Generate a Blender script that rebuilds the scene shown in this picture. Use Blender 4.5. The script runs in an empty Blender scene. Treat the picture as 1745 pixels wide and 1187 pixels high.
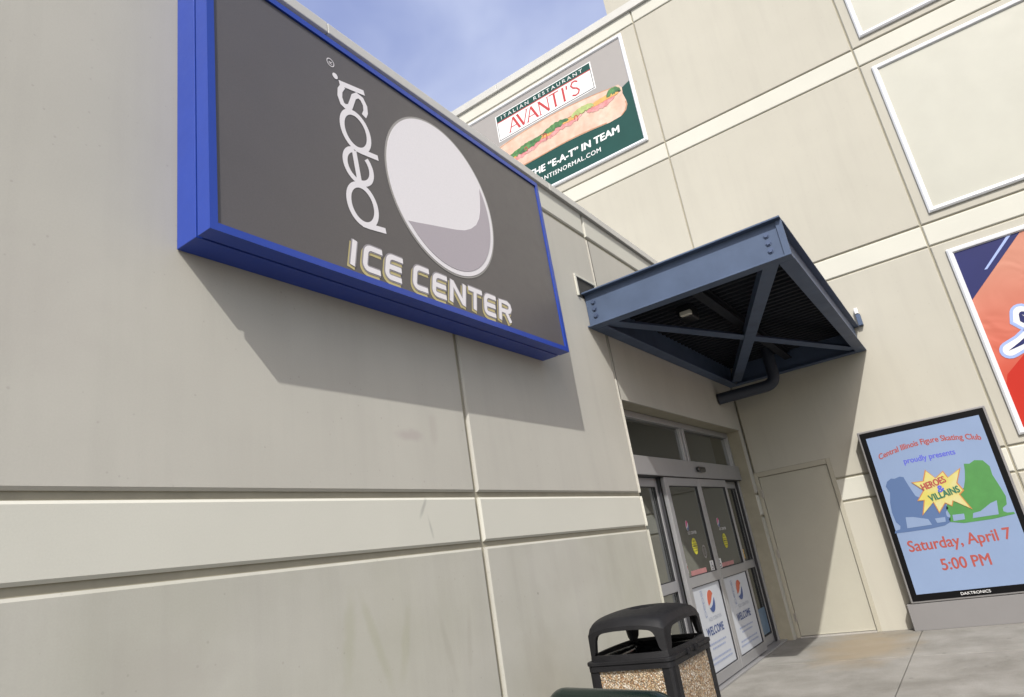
import bpy, bmesh, math, random
from mathutils import Vector, Matrix
R = math.radians
random.seed(7)
S = bpy.context.scene
COL = S.collection

# ---------------------------------------------------------------- camera
cam_d = bpy.data.cameras.new('camera'); cam = bpy.data.objects.new('camera', cam_d); COL.objects.link(cam)
cam_d.sensor_width = 36; cam_d.lens = 23.503; cam_d.clip_start = .05; cam_d.clip_end = 3000
rx = Vector((0.56356329, -0.81157788, -0.15407065)); dn = Vector((0.17538947, 0.29981209, -0.9377373)); fw = Vector((0.80723909, 0.50145195, 0.31130531))
M = Matrix((( rx.x, -dn.x, -fw.x, -10.0107), (rx.y, -dn.y, -fw.y, -2.5424), (rx.z, -dn.z, -fw.z, 1.4342), (0, 0, 0, 1)))
cam.matrix_world = M
S.camera = cam

# ---------------------------------------------------------------- sky + sun
SUN = Vector((.52, .26, -.56)).normalized()            # the way the light travels
to = -SUN
elev = math.asin(to.z); rot = math.atan2(to.x, to.y)
w = bpy.data.worlds.new('World'); S.world = w; w.use_nodes = True
nt = w.node_tree; nt.nodes.clear(); L = nt.links.new
def N(t, **k):
    n = nt.nodes.new(t)
    for a, b in k.items(): setattr(n, a, b)
    return n
sky = N('ShaderNodeTexSky', sky_type='NISHITA', sun_disc=False)
sky.sun_elevation = elev; sky.sun_rotation = rot; sky.air_density = 1.0; sky.dust_density = 3.0; sky.ozone_density = 1.0
tc = N('ShaderNodeTexCoord')
# thin high cloud over the half of the sky away from the sun, clear air on the sun's side
mp = N('ShaderNodeMapping'); mp.inputs['Scale'].default_value = (1.0, 1.3, 2.2); mp.inputs['Rotation'].default_value = (0.3, 0.2, 0.9)
nz = N('ShaderNodeTexNoise'); nz.inputs['Scale'].default_value = 1.5; nz.inputs['Detail'].default_value = 5; nz.inputs['Roughness'].default_value = .5; nz.inputs['Distortion'].default_value = .5
cr = N('ShaderNodeMapRange', interpolation_type='SMOOTHSTEP'); cr.inputs['From Min'].default_value = .28; cr.inputs['From Max'].default_value = .70
cl = N('ShaderNodeMix', data_type='RGBA'); cl.inputs[6].default_value = (1.45, 1.8, 3.35, 1); cl.inputs[7].default_value = (3.5, 3.85, 5.0, 1)
dt = N('ShaderNodeVectorMath', operation='DOT_PRODUCT'); dt.inputs[1].default_value = (SUN.x, SUN.y, 0)
dr = N('ShaderNodeMapRange', interpolation_type='SMOOTHSTEP'); dr.inputs['From Min'].default_value = -.15; dr.inputs['From Max'].default_value = .35; dr.inputs['To Max'].default_value = .92
mx = N('ShaderNodeMix', data_type='RGBA')
bg = N('ShaderNodeBackground'); bg.inputs['Strength'].default_value = .135
out = N('ShaderNodeOutputWorld')
L(tc.outputs['Generated'], mp.inputs[0]); L(mp.outputs[0], nz.inputs[0]); L(nz.outputs[0], cr.inputs[0]); L(cr.outputs[0], cl.inputs[0])
L(tc.outputs['Generated'], dt.inputs[0]); L(dt.outputs['Value'], dr.inputs[0]); L(dr.outputs[0], mx.inputs[0])
L(sky.outputs[0], mx.inputs[6]); L(cl.outputs[2], mx.inputs[7]); L(mx.outputs[2], bg.inputs[0]); L(bg.outputs[0], out.inputs[0])
sd = bpy.data.lights.new('sun', 'SUN'); sd.energy = 3.4; sd.angle = R(.55); sd.color = (1, .975, .92)
sun = bpy.data.objects.new('sun', sd); COL.objects.link(sun); sun.rotation_euler = SUN.to_track_quat('-Z', 'Y').to_euler(); sun.location = (-20, -12, 25)
S.view_settings.view_transform = 'Standard'; S.view_settings.look = 'None'; S.view_settings.exposure = .57; S.view_settings.gamma = 1

# ---------------------------------------------------------------- materials
def mat(name, col, rough=.6, metal=0., var=0., vscale=3., bump=0., bscale=60., spec=.5, streak=0., emit=0., coat=0., col2=None, fine=0.):
    m = bpy.data.materials.new(name); m.use_nodes = True
    t = m.node_tree; b = t.nodes['Principled BSDF']; lk = t.links.new
    b.inputs['Base Color'].default_value = (*col, 1); b.inputs['Roughness'].default_value = rough; b.inputs['Metallic'].default_value = metal
    b.inputs['Specular IOR Level'].default_value = spec; b.inputs['Coat Weight'].default_value = coat
    tcn = t.nodes.new('ShaderNodeTexCoord'); cur = None
    def noise(scale, sc=(1, 1, 1), detail=5, rough_=.6):
        mpn = t.nodes.new('ShaderNodeMapping'); mpn.inputs['Scale'].default_value = sc
        n = t.nodes.new('ShaderNodeTexNoise'); n.inputs['Scale'].default_value = scale; n.inputs['Detail'].default_value = detail; n.inputs['Roughness'].default_value = rough_
        lk(tcn.outputs['Object'], mpn.inputs[0]); lk(mpn.outputs[0], n.inputs[0]); return n.outputs[0]
    def mul(cur, fac, lo, hi, a=.3, c=.7, colr=None):
        r = t.nodes.new('ShaderNodeMapRange'); r.inputs[1].default_value = a; r.inputs[2].default_value = c; r.inputs[3].default_value = lo; r.inputs[4].default_value = hi
        lk(fac, r.inputs[0])
        v = t.nodes.new('ShaderNodeVectorMath'); v.operation = 'SCALE'
        if cur is None: v.inputs[0].default_value = col
        else: lk(cur, v.inputs[0])
        lk(r.outputs[0], v.inputs['Scale']); return v.outputs[0]
    if col2 is not None:
        r = t.nodes.new('ShaderNodeMix'); r.data_type = 'RGBA'; r.inputs[6].default_value = (*col, 1); r.inputs[7].default_value = (*col2, 1)
        q = t.nodes.new('ShaderNodeMapRange'); q.inputs[1].default_value = .42; q.inputs[2].default_value = .68
        lk(noise(vscale * .6, detail=6), q.inputs[0]); lk(q.outputs[0], r.inputs[0]); cur = r.outputs[2]
    if var: cur = mul(cur, noise(vscale), 1 - var, 1 + var)
    if fine: cur = mul(cur, noise(140, detail=2), 1 - fine, 1 + fine)
    if streak: cur = mul(cur, noise(2.2, (2.6, 2.6, .22), 6), 1 - streak, 1.02, .34, .52)
    if cur is not None: lk(cur, b.inputs['Base Color'])
    if emit:
        b.inputs['Emission Strength'].default_value = emit; b.inputs['Emission Color'].default_value = (*col, 1)
    if rough < .95 and var:
        rr = t.nodes.new('ShaderNodeMapRange'); rr.inputs[3].default_value = max(.02, rough - .1); rr.inputs[4].default_value = min(1, rough + .1)
        lk(noise(vscale * 3), rr.inputs[0]); lk(rr.outputs[0], b.inputs['Roughness'])
    if bump:
        bp = t.nodes.new('ShaderNodeBump'); bp.inputs['Strength'].default_value = bump; bp.inputs['Distance'].default_value = .004
        lk(noise(bscale, detail=4), bp.inputs['Height']); lk(bp.outputs[0], b.inputs['Normal'])
    return m
PAINT = mat('painted_concrete_grey', (.385, .372, .332), .8, var=.05, vscale=.8, bump=.13, bscale=60, streak=.015, fine=.02, spec=.25)
PAINTB = mat('painted_concrete_band', (.47, .463, .41), .8, var=.03, vscale=1.1, bump=.12, bscale=60, fine=.02, spec=.25)
PAINTT = mat('painted_concrete_tall', (.368, .352, .302), .8, var=.045, vscale=.5, bump=.12, bscale=60, streak=.015, fine=.02, spec=.25)
PAINTL = mat('painted_concrete_low', (.37, .36, .322), .8, var=.05, vscale=.9, bump=.13, bscale=60, streak=.03, fine=.02, spec=.25, col2=(.32, .315, .265))
def specks(m, scale, size, dark, keep=.5, flat=None):
    """small pinholes or spots scattered sparsely over a surface"""
    t = m.node_tree; b = t.nodes['Principled BSDF']; lk = t.links.new; tcn = t.nodes.new('ShaderNodeTexCoord')
    cur = b.inputs['Base Color'].links[0].from_socket
    v = t.nodes.new('ShaderNodeTexVoronoi'); v.inputs['Scale'].default_value = scale
    mpn = t.nodes.new('ShaderNodeMapping'); mpn.inputs['Scale'].default_value = flat or (1, 1, 1)
    lk(tcn.outputs['Object'], mpn.inputs[0]); lk(mpn.outputs[0], v.inputs['Vector'])
    sp = t.nodes.new('ShaderNodeSeparateColor'); lk(v.outputs['Color'], sp.inputs[0])
    th = t.nodes.new('ShaderNodeMath'); th.operation = 'MULTIPLY'; th.inputs[1].default_value = size * 1.6; lk(sp.outputs[0], th.inputs[0])      # every spot its own size
    df = t.nodes.new('ShaderNodeMath'); df.operation = 'SUBTRACT'; lk(v.outputs['Distance'], df.inputs[0]); lk(th.outputs[0], df.inputs[1])
    mr = t.nodes.new('ShaderNodeMapRange'); mr.interpolation_type = 'SMOOTHSTEP'; mr.inputs[1].default_value = -size * .5; mr.inputs[2].default_value = size * .4; mr.inputs[3].default_value = dark; mr.inputs[4].default_value = 1
    g = t.nodes.new('ShaderNodeMath'); g.operation = 'GREATER_THAN'; g.inputs[1].default_value = keep; lk(sp.outputs[1], g.inputs[0])
    mxn = t.nodes.new('ShaderNodeMix'); mxn.data_type = 'FLOAT'; lk(g.outputs[0], mxn.inputs[0]); mxn.inputs[3].default_value = 1; lk(df.outputs[0], mr.inputs[0]); lk(mr.outputs[0], mxn.inputs[2])
    sc = t.nodes.new('ShaderNodeVectorMath'); sc.operation = 'SCALE'; lk(cur, sc.inputs[0]); lk(mxn.outputs[0], sc.inputs['Scale']); lk(sc.outputs[0], b.inputs['Base Color'])
def smudge(m, spots):
    """soft stains with a place and shape of their own: (x, z, half width, half height, tilt, strength, colour)"""
    t = m.node_tree; b = t.nodes['Principled BSDF']; lk = t.links.new; tcn = t.nodes.new('ShaderNodeTexCoord')
    nzn = t.nodes.new('ShaderNodeTexNoise'); nzn.inputs['Scale'].default_value = 9; nzn.inputs['Detail'].default_value = 4; lk(tcn.outputs['Object'], nzn.inputs[0])
    cur = b.inputs['Base Color'].links[0].from_socket
    for (x, z, hx, hz, tilt, st, colr) in spots:
        mpn = t.nodes.new('ShaderNodeMapping'); mpn.vector_type = 'TEXTURE'
        mpn.inputs['Location'].default_value = (x + 8, 0, z); mpn.inputs['Rotation'].default_value = (0, R(tilt), 0); mpn.inputs['Scale'].default_value = (hx, 100, hz)
        ln = t.nodes.new('ShaderNodeVectorMath'); ln.operation = 'LENGTH'; lk(tcn.outputs['Object'], mpn.inputs[0]); lk(mpn.outputs[0], ln.inputs[0])
        ad = t.nodes.new('ShaderNodeMath'); ad.operation = 'MULTIPLY_ADD'; ad.inputs[1].default_value = 1.3; lk(nzn.outputs[0], ad.inputs[0]); lk(ln.outputs['Value'], ad.inputs[2])
        mr = t.nodes.new('ShaderNodeMapRange'); mr.interpolation_type = 'SMOOTHSTEP'; mr.inputs[1].default_value = .9; mr.inputs[2].default_value = 1.75; mr.inputs[3].default_value = st; mr.inputs[4].default_value = 0
        lk(ad.outputs[0], mr.inputs[0]); q = t.nodes.new('ShaderNodeMix'); q.data_type = 'RGBA'; q.inputs[7].default_value = (*colr, 1); lk(mr.outputs[0], q.inputs[0]); lk(cur, q.inputs[6]); cur = q.outputs[2]
    lk(cur, b.inputs['Base Color'])
smudge(PAINTB, [(-7.115, 1.845, .016, .075, 32, .55, (.25, .25, .23)), (-7.075, 1.735, .014, .075, -12, .5, (.25, .25, .23))])
smudge(PAINT, [(-7.165, 2.25, .13, .05, 0, .45, (.30, .26, .25)), (-6.95, 2.30, .05, .12, 0, .2, (.28, .25, .22)), (-9.2, 2.6, .5, .35, 10, .16, (.33, .30, .28)), (-5.2, 3.0, .25, .3, 0, .15, (.30, .28, .24))])
OL = (.27, .275, .19)
smudge(PAINTL, [(-7.72, 1.25, .05, .25, 8, .30, OL), (-7.55, 1.2, .035, .3, -20, .30, OL), (-7.36, 1.18, .04, .22, 14, .30, OL), (-7.05, 1.12, .03, .25, -14, .24, (.26, .25, .21)), (-6.86, 1.1, .03, .22, 10, .24, (.26, .25, .21)), (-8.6, 1.25, .3, .2, 0, .25, (.29, .27, .24)), (-5.6, 1.35, .4, .2, 0, .22, (.30, .29, .25)), (-6.2, .9, .25, .3, 0, .25, (.29, .28, .23))])
GROOVE = mat('joint_filler', (.27, .25, .19), .85, var=.1, vscale=6)
COPING = mat('coping_metal', (.43, .425, .40), .45, metal=.0, var=.05, vscale=2)
ROOFM = mat('roof_membrane', (.45, .45, .44), .85, var=.1)
DOORP = mat('door_paint', (.34, .325, .27), .5, var=.05, vscale=1.5, bump=.1, fine=.02)
FRAMEP = mat('door_frame_paint', (.33, .31, .25), .5, var=.04)
STEEL = mat('hinge_steel', (.35, .33, .3), .4, metal=.8)
SILL = mat('threshold_metal', (.6, .58, .55), .35, metal=.7)
BLUE = mat('sign_blue_paint', (.013, .042, .28), .36, var=.05, vscale=4, bump=.05, spec=.5)
BLUE2 = mat('sign_seam_dark', (.008, .012, .04), .6)
FACE = mat('sign_face_grey', (.082, .075, .075), .38, var=.03, vscale=3, fine=.06, spec=.5)
LOGO_W = mat('logo_pale_grey', (.62, .60, .62), .45, fine=.03)
LOGO_M = mat('logo_mid_grey', (.33, .30, .33), .45, fine=.03)
LOGO_O = mat('logo_rim_grey', (.26, .25, .24), .45)
YEL = mat('letter_yellow_edge', (.40, .345, .16), .5)
GRO = mat('letter_grey_outline', (.24, .225, .24), .5)
WFRM = mat('white_banner_frame', (.62, .63, .65), .32, var=.02, spec=.6)
AVBG = mat('banner_warm_grey', (.26, .245, .235), .5, var=.02)
AVGR = mat('banner_dark_green', (.010, .052, .045), .55, spec=.2, var=.05)
WHITE = mat('print_white', (.60, .60, .60), .5)
REDP = mat('print_red', (.36, .03, .03), .5)
BLKP = mat('print_black', (.02, .02, .02), .5)
BUN = mat('print_bun', (.50, .33, .25), .5, var=.14, vscale=5, col2=(.56, .42, .34))
HAM = mat('print_ham', (.46, .17, .17), .5, var=.2, vscale=14, col2=(.50, .28, .27))
LET = mat('print_lettuce', (.065, .17, .05), .5, var=.4, vscale=16, col2=(.025, .09, .035))
LET2 = mat('print_pale_lettuce', (.28, .34, .12), .5, var=.25, vscale=16)
CHE = mat('print_cheese', (.54, .28, .08), .5, var=.12, vscale=12)
NAVY = mat('print_navy', (.014, .017, .085), .5, spec=.2, var=.04)
LBL = mat('print_light_blue', (.24, .31, .55), .4)
CANB = mat('canopy_blue_steel', (.066, .092, .150), .5, var=.14, vscale=2.5, bump=.12, bscale=70, spec=.2)
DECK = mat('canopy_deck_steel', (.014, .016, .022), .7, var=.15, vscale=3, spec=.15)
BOLT = mat('bolt_steel', (.06, .085, .15), .4, metal=.3)
PIPE = mat('pipe_blue_paint', (.018, .024, .040), .6, var=.1, vscale=5)
CABD = mat('display_cabinet_grey', (.17, .165, .165), .5, var=.03, spec=.4)
BEZ = mat('display_bezel_black', (.003, .003, .0035), .45, spec=.12)
DSTX = mat('screen_red_text', (.27, .05, .04), .5, emit=.05)
DSBL = mat('screen_blue_text', (.07, .08, .42), .5, emit=.05)
SKB = mat('screen_skate_blue', (.055, .10, .215), .5, emit=.05)
SKG = mat('screen_skate_green', (.045, .175, .04), .5, emit=.05, var=.08, vscale=8)
BURST = mat('screen_burst_yellow', (.42, .37, .08), .5, emit=.05, col2=(.42, .40, .22), vscale=7)
BRED = mat('screen_burst_edge', (.36, .15, .04), .5, emit=.05)
DGRN = mat('screen_dark_green', (.015, .12, .065), .5, emit=.05)
LETG = mat('bezel_lettering', (.55, .55, .55), .5)
ALU = mat('door_aluminium', (.32, .32, .33), .38, metal=.5, var=.04, vscale=2, spec=.5)
ALUD = mat('door_gasket', (.015, .015, .018), .6)
SENS = mat('sensor_plastic', (.012, .012, .012), .3)
POST = mat('poster_white', (.40, .42, .455), .45, var=.02)
PBLU = mat('poster_blue', (.025, .055, .18), .5)
PORG = mat('poster_red', (.40, .08, .035), .5)
PGRY = mat('poster_faint_grey', (.27, .30, .36), .5)
PINK = mat('sticker_pink', (.34, .15, .15), .5, var=.15, vscale=20)
STY = mat('sticker_yellow', (.46, .43, .02), .5)
STO = mat('sticker_amber', (.52, .31, .02), .5)
FAINT = mat('decal_faint_white', (.20, .19, .18), .6)
PLAS = mat('bin_black_plastic', (.008, .008, .0092), .52, var=.25, vscale=9, bump=.5, bscale=240, spec=.22)
LINER = mat('bin_liner_plastic', (.006, .006, .006), .12, bump=.9, bscale=22, spec=.6)
RACK = mat('rack_green_enamel', (.0025, .009, .007), .2, coat=.2, bump=.15, bscale=180)
FIXM = mat('light_housing', (.012, .013, .015), .5)
LENS = mat('light_lens', (.6, .58, .5), .25)
DARK = mat('interior_dark', (.035, .033, .03), .8)
INTW = mat('interior_wall', (.26, .25, .22), .8, var=.1)
INTF = mat('interior_floor', (.2, .19, .17), .5, var=.1)
POCKET_SHADE = mat('pocket_shade', (.02, .02, .02), .7)

def gradient_mat(name, z0, z1, c0, c1):                # vertical colour blend, salmon above and red below
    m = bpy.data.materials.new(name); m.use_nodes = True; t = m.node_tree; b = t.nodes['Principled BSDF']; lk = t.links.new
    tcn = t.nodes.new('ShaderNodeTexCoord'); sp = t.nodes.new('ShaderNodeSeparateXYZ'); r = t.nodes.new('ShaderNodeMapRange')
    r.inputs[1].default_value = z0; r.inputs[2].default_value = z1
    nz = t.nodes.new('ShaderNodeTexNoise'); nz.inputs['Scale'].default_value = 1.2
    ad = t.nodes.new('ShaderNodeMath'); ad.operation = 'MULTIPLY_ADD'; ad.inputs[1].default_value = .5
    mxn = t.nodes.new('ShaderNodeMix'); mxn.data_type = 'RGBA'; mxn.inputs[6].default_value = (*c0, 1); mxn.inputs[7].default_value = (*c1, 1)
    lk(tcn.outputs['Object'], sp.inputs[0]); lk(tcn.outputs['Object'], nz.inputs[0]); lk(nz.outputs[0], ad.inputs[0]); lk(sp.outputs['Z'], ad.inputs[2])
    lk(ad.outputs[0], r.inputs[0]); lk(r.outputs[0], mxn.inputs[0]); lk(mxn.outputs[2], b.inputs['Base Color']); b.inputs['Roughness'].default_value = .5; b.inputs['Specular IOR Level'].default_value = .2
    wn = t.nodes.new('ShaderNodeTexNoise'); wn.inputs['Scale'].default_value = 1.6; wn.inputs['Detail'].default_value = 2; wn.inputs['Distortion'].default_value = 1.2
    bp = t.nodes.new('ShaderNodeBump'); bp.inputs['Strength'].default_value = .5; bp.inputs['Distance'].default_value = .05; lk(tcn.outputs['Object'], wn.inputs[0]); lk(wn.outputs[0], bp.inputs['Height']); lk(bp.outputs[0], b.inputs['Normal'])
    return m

def pebble_mat():
    m = bpy.data.materials.new('pebble_aggregate'); m.use_nodes = True; t = m.node_tree; b = t.nodes['Principled BSDF']; lk = t.links.new
    tcn = t.nodes.new('ShaderNodeTexCoord'); v = t.nodes.new('ShaderNodeTexVoronoi'); v.inputs['Scale'].default_value = 125
    ramp = t.nodes.new('ShaderNodeValToRGB'); sp = t.nodes.new('ShaderNodeSeparateColor')
    e = ramp.color_ramp.elements; e[0].position = 0; e[0].color = (.16, .09, .045, 1); e[1].position = 1; e[1].color = (.58, .54, .48, 1)
    for p, c in ((.2, (.30, .17, .08, 1)), (.4, (.38, .27, .15, 1)), (.58, (.23, .20, .15, 1)), (.72, (.43, .34, .22, 1)), (.86, (.5, .42, .33, 1))):
        q = e.new(p); q.color = c
    lk(tcn.outputs['Object'], v.inputs['Vector']); lk(v.outputs['Color'], sp.inputs[0]); lk(sp.outputs[0], ramp.inputs[0])
    mr = t.nodes.new('ShaderNodeMapRange'); mr.inputs[1].default_value = .35; mr.inputs[2].default_value = .75; mr.inputs[3].default_value = 1; mr.inputs[4].default_value = .45
    sc = t.nodes.new('ShaderNodeVectorMath'); sc.operation = 'SCALE'
    lk(v.outputs['Distance'], mr.inputs[0]); lk(ramp.outputs[0], sc.inputs[0]); lk(mr.outputs[0], sc.inputs['Scale']); lk(sc.outputs[0], b.inputs['Base Color'])
    bp = t.nodes.new('ShaderNodeBump'); bp.inputs['Strength'].default_value = .9; bp.inputs['Distance'].default_value = .006; bp.invert = True
    lk(v.outputs['Distance'], bp.inputs['Height']); lk(bp.outputs[0], b.inputs['Normal']); b.inputs['Roughness'].default_value = .55
    return m
PEB = pebble_mat()

def screen_mat():
    m = mat('screen_blue_ground', (.165, .225, .35), .35, var=.05, vscale=1.2, emit=.08)
    t = m.node_tree; b = t.nodes['Principled BSDF']; lk = t.links.new
    # led module rows: very fine horizontal lines
    tcn = t.nodes.new('ShaderNodeTexCoord'); wv = t.nodes.new('ShaderNodeTexWave'); wv.bands_direction = 'Z'; wv.inputs['Scale'].default_value = 26; wv.inputs['Distortion'].default_value = 1.5; wv.inputs['Detail Scale'].default_value = .4
    mr = t.nodes.new('ShaderNodeMapRange'); mr.inputs[3].default_value = .93; mr.inputs[4].default_value = 1.04
    sc = t.nodes.new('ShaderNodeVectorMath'); sc.operation = 'SCALE'
    src = b.inputs['Base Color'].links[0].from_socket
    lk(tcn.outputs['Object'], wv.inputs[0]); lk(wv.outputs['Fac'], mr.inputs[0]); lk(src, sc.inputs[0]); lk(mr.outputs[0], sc.inputs['Scale']); lk(sc.outputs[0], b.inputs['Base Color'])
    return m
SCR = screen_mat()

def concrete_mat():
    m = bpy.data.materials.new('pavement_concrete'); m.use_nodes = True; t = m.node_tree; b = t.nodes['Principled BSDF']; lk = t.links.new
    tcn = t.nodes.new('ShaderNodeTexCoord')
    def noise(s, d=6, r=.6, dist=0):
        n = t.nodes.new('ShaderNodeTexNoise'); n.inputs['Scale'].default_value = s; n.inputs['Detail'].default_value = d; n.inputs['Roughness'].default_value = r; n.inputs['Distortion'].default_value = dist
        lk(tcn.outputs['Object'], n.inputs[0]); return n.outputs[0]
    ramp = t.nodes.new('ShaderNodeValToRGB'); e = ramp.color_ramp.elements
    e[0].position = .32; e[0].color = (.15, .143, .126, 1); e[1].position = .7; e[1].color = (.255, .247, .228, 1)
    lk(noise(1.6, 8, .65, .3), ramp.inputs[0])
    # rusty water stain near the service door: a patch with its own shape
    sx = t.nodes.new('ShaderNodeVectorMath'); sx.operation = 'SUBTRACT'; sx.inputs[1].default_value = (-1.0, -.95, 0)
    sm = t.nodes.new('ShaderNodeVectorMath'); sm.operation = 'MULTIPLY'; sm.inputs[1].default_value = (.75, 1.5, 0)
    ln = t.nodes.new('ShaderNodeVectorMath'); ln.operation = 'LENGTH'
    ad = t.nodes.new('ShaderNodeMath'); ad.operation = 'ADD'
    lk(tcn.outputs['Object'], sx.inputs[0]); lk(sx.outputs[0], sm.inputs[0]); lk(sm.outputs[0], ln.inputs[0]); lk(ln.outputs['Value'], ad.inputs[0]); lk(noise(3, 5), ad.inputs[1])
    mr = t.nodes.new('ShaderNodeMapRange'); mr.inputs[1].default_value = .85; mr.inputs[2].default_value = 1.5; mr.inputs[3].default_value = .62; mr.inputs[4].default_value = 0
    lk(ad.outputs[0], mr.inputs[0])
    mxn = t.nodes.new('ShaderNodeMix'); mxn.data_type = 'RGBA'; mxn.inputs[7].default_value = (.26, .20, .12, 1)
    lk(mr.outputs[0], mxn.inputs[0]); lk(ramp.outputs[0], mxn.inputs[6])
    fr = t.nodes.new('ShaderNodeMapRange'); fr.inputs[1].default_value = .3; fr.inputs[2].default_value = .7; fr.inputs[3].default_value = .88; fr.inputs[4].default_value = 1.1; lk(noise(90, 3), fr.inputs[0])
    sc = t.nodes.new('ShaderNodeVectorMath'); sc.operation = 'SCALE'; lk(mxn.outputs[2], sc.inputs[0]); lk(fr.outputs[0], sc.inputs['Scale'])
    lk(sc.outputs[0], b.inputs['Base Color']); b.inputs['Roughness'].default_value = .8
    bp = t.nodes.new('ShaderNodeBump'); bp.inputs['Strength'].default_value = .4; bp.inputs['Distance'].default_value = .004; lk(noise(130, 4), bp.inputs['Height']); lk(bp.outputs[0], b.inputs['Normal'])
    return m
CONC = concrete_mat()
ASPH = mat('asphalt', (.055, .054, .052), .85, var=.15, vscale=.3, bump=.5, bscale=120)

def glass_mat(name, tintc, refl=1.):
    m = bpy.data.materials.new(name); m.use_nodes = True; t = m.node_tree; t.nodes.clear(); lk = t.links.new
    g = t.nodes.new('ShaderNodeBsdfGlossy'); g.inputs['Roughness'].default_value = .02; g.inputs['Color'].default_value = (.8, .84, .86, 1)
    tr = t.nodes.new('ShaderNodeBsdfTransparent'); tr.inputs['Color'].default_value = (*tintc, 1)
    fr = t.nodes.new('ShaderNodeFresnel'); fr.inputs['IOR'].default_value = 1.5
    mu = t.nodes.new('ShaderNodeMath'); mu.operation = 'MULTIPLY'; mu.inputs[1].default_value = refl; mu.use_clamp = True
    mxs = t.nodes.new('ShaderNodeMixShader'); o = t.nodes.new('ShaderNodeOutputMaterial')
    lk(fr.outputs[0], mu.inputs[0]); lk(mu.outputs[0], mxs.inputs[0])
    df = t.nodes.new('ShaderNodeBsdfDiffuse'); df.inputs['Color'].default_value = (.34, .33, .29, 1); md = t.nodes.new('ShaderNodeMixShader')
    tcn = t.nodes.new('ShaderNodeTexCoord'); nn = t.nodes.new('ShaderNodeTexNoise'); nn.inputs['Scale'].default_value = 3; nn.inputs['Detail'].default_value = 6; mr = t.nodes.new('ShaderNodeMapRange'); mr.inputs[3].default_value = .015; mr.inputs[4].default_value = .08
    lk(tcn.outputs['Object'], nn.inputs[0]); lk(nn.outputs[0], mr.inputs[0]); lk(mr.outputs[0], md.inputs[0]); lk(tr.outputs[0], md.inputs[1]); lk(df.outputs[0], md.inputs[2]); lk(md.outputs[0], mxs.inputs[1]); lk(g.outputs[0], mxs.inputs[2]); lk(mxs.outputs[0], o.inputs[0])
    return m
GLASS = glass_mat('tinted_glass', (.42, .42, .40), 1.9)

for m_, sc_ in ((PAINT, 3.2), (PAINTL, 3.6)): specks(m_, sc_, .022, .72, .55); specks(m_, 24, .09, .88, .35)
specks(PAINTB, 4.0, .016, .8, .4); specks(PAINTT, 1.6, .018, .8, .45); specks(PAINTT, 14, .08, .93, .4)
specks(CONC, 5.5, .09, .72, .4, (1, 1, .01)); specks(CONC, 45, .12, .78, .45, (1, 1, .01))
specks(DOORP, 9, .05, .86, .4)

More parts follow.
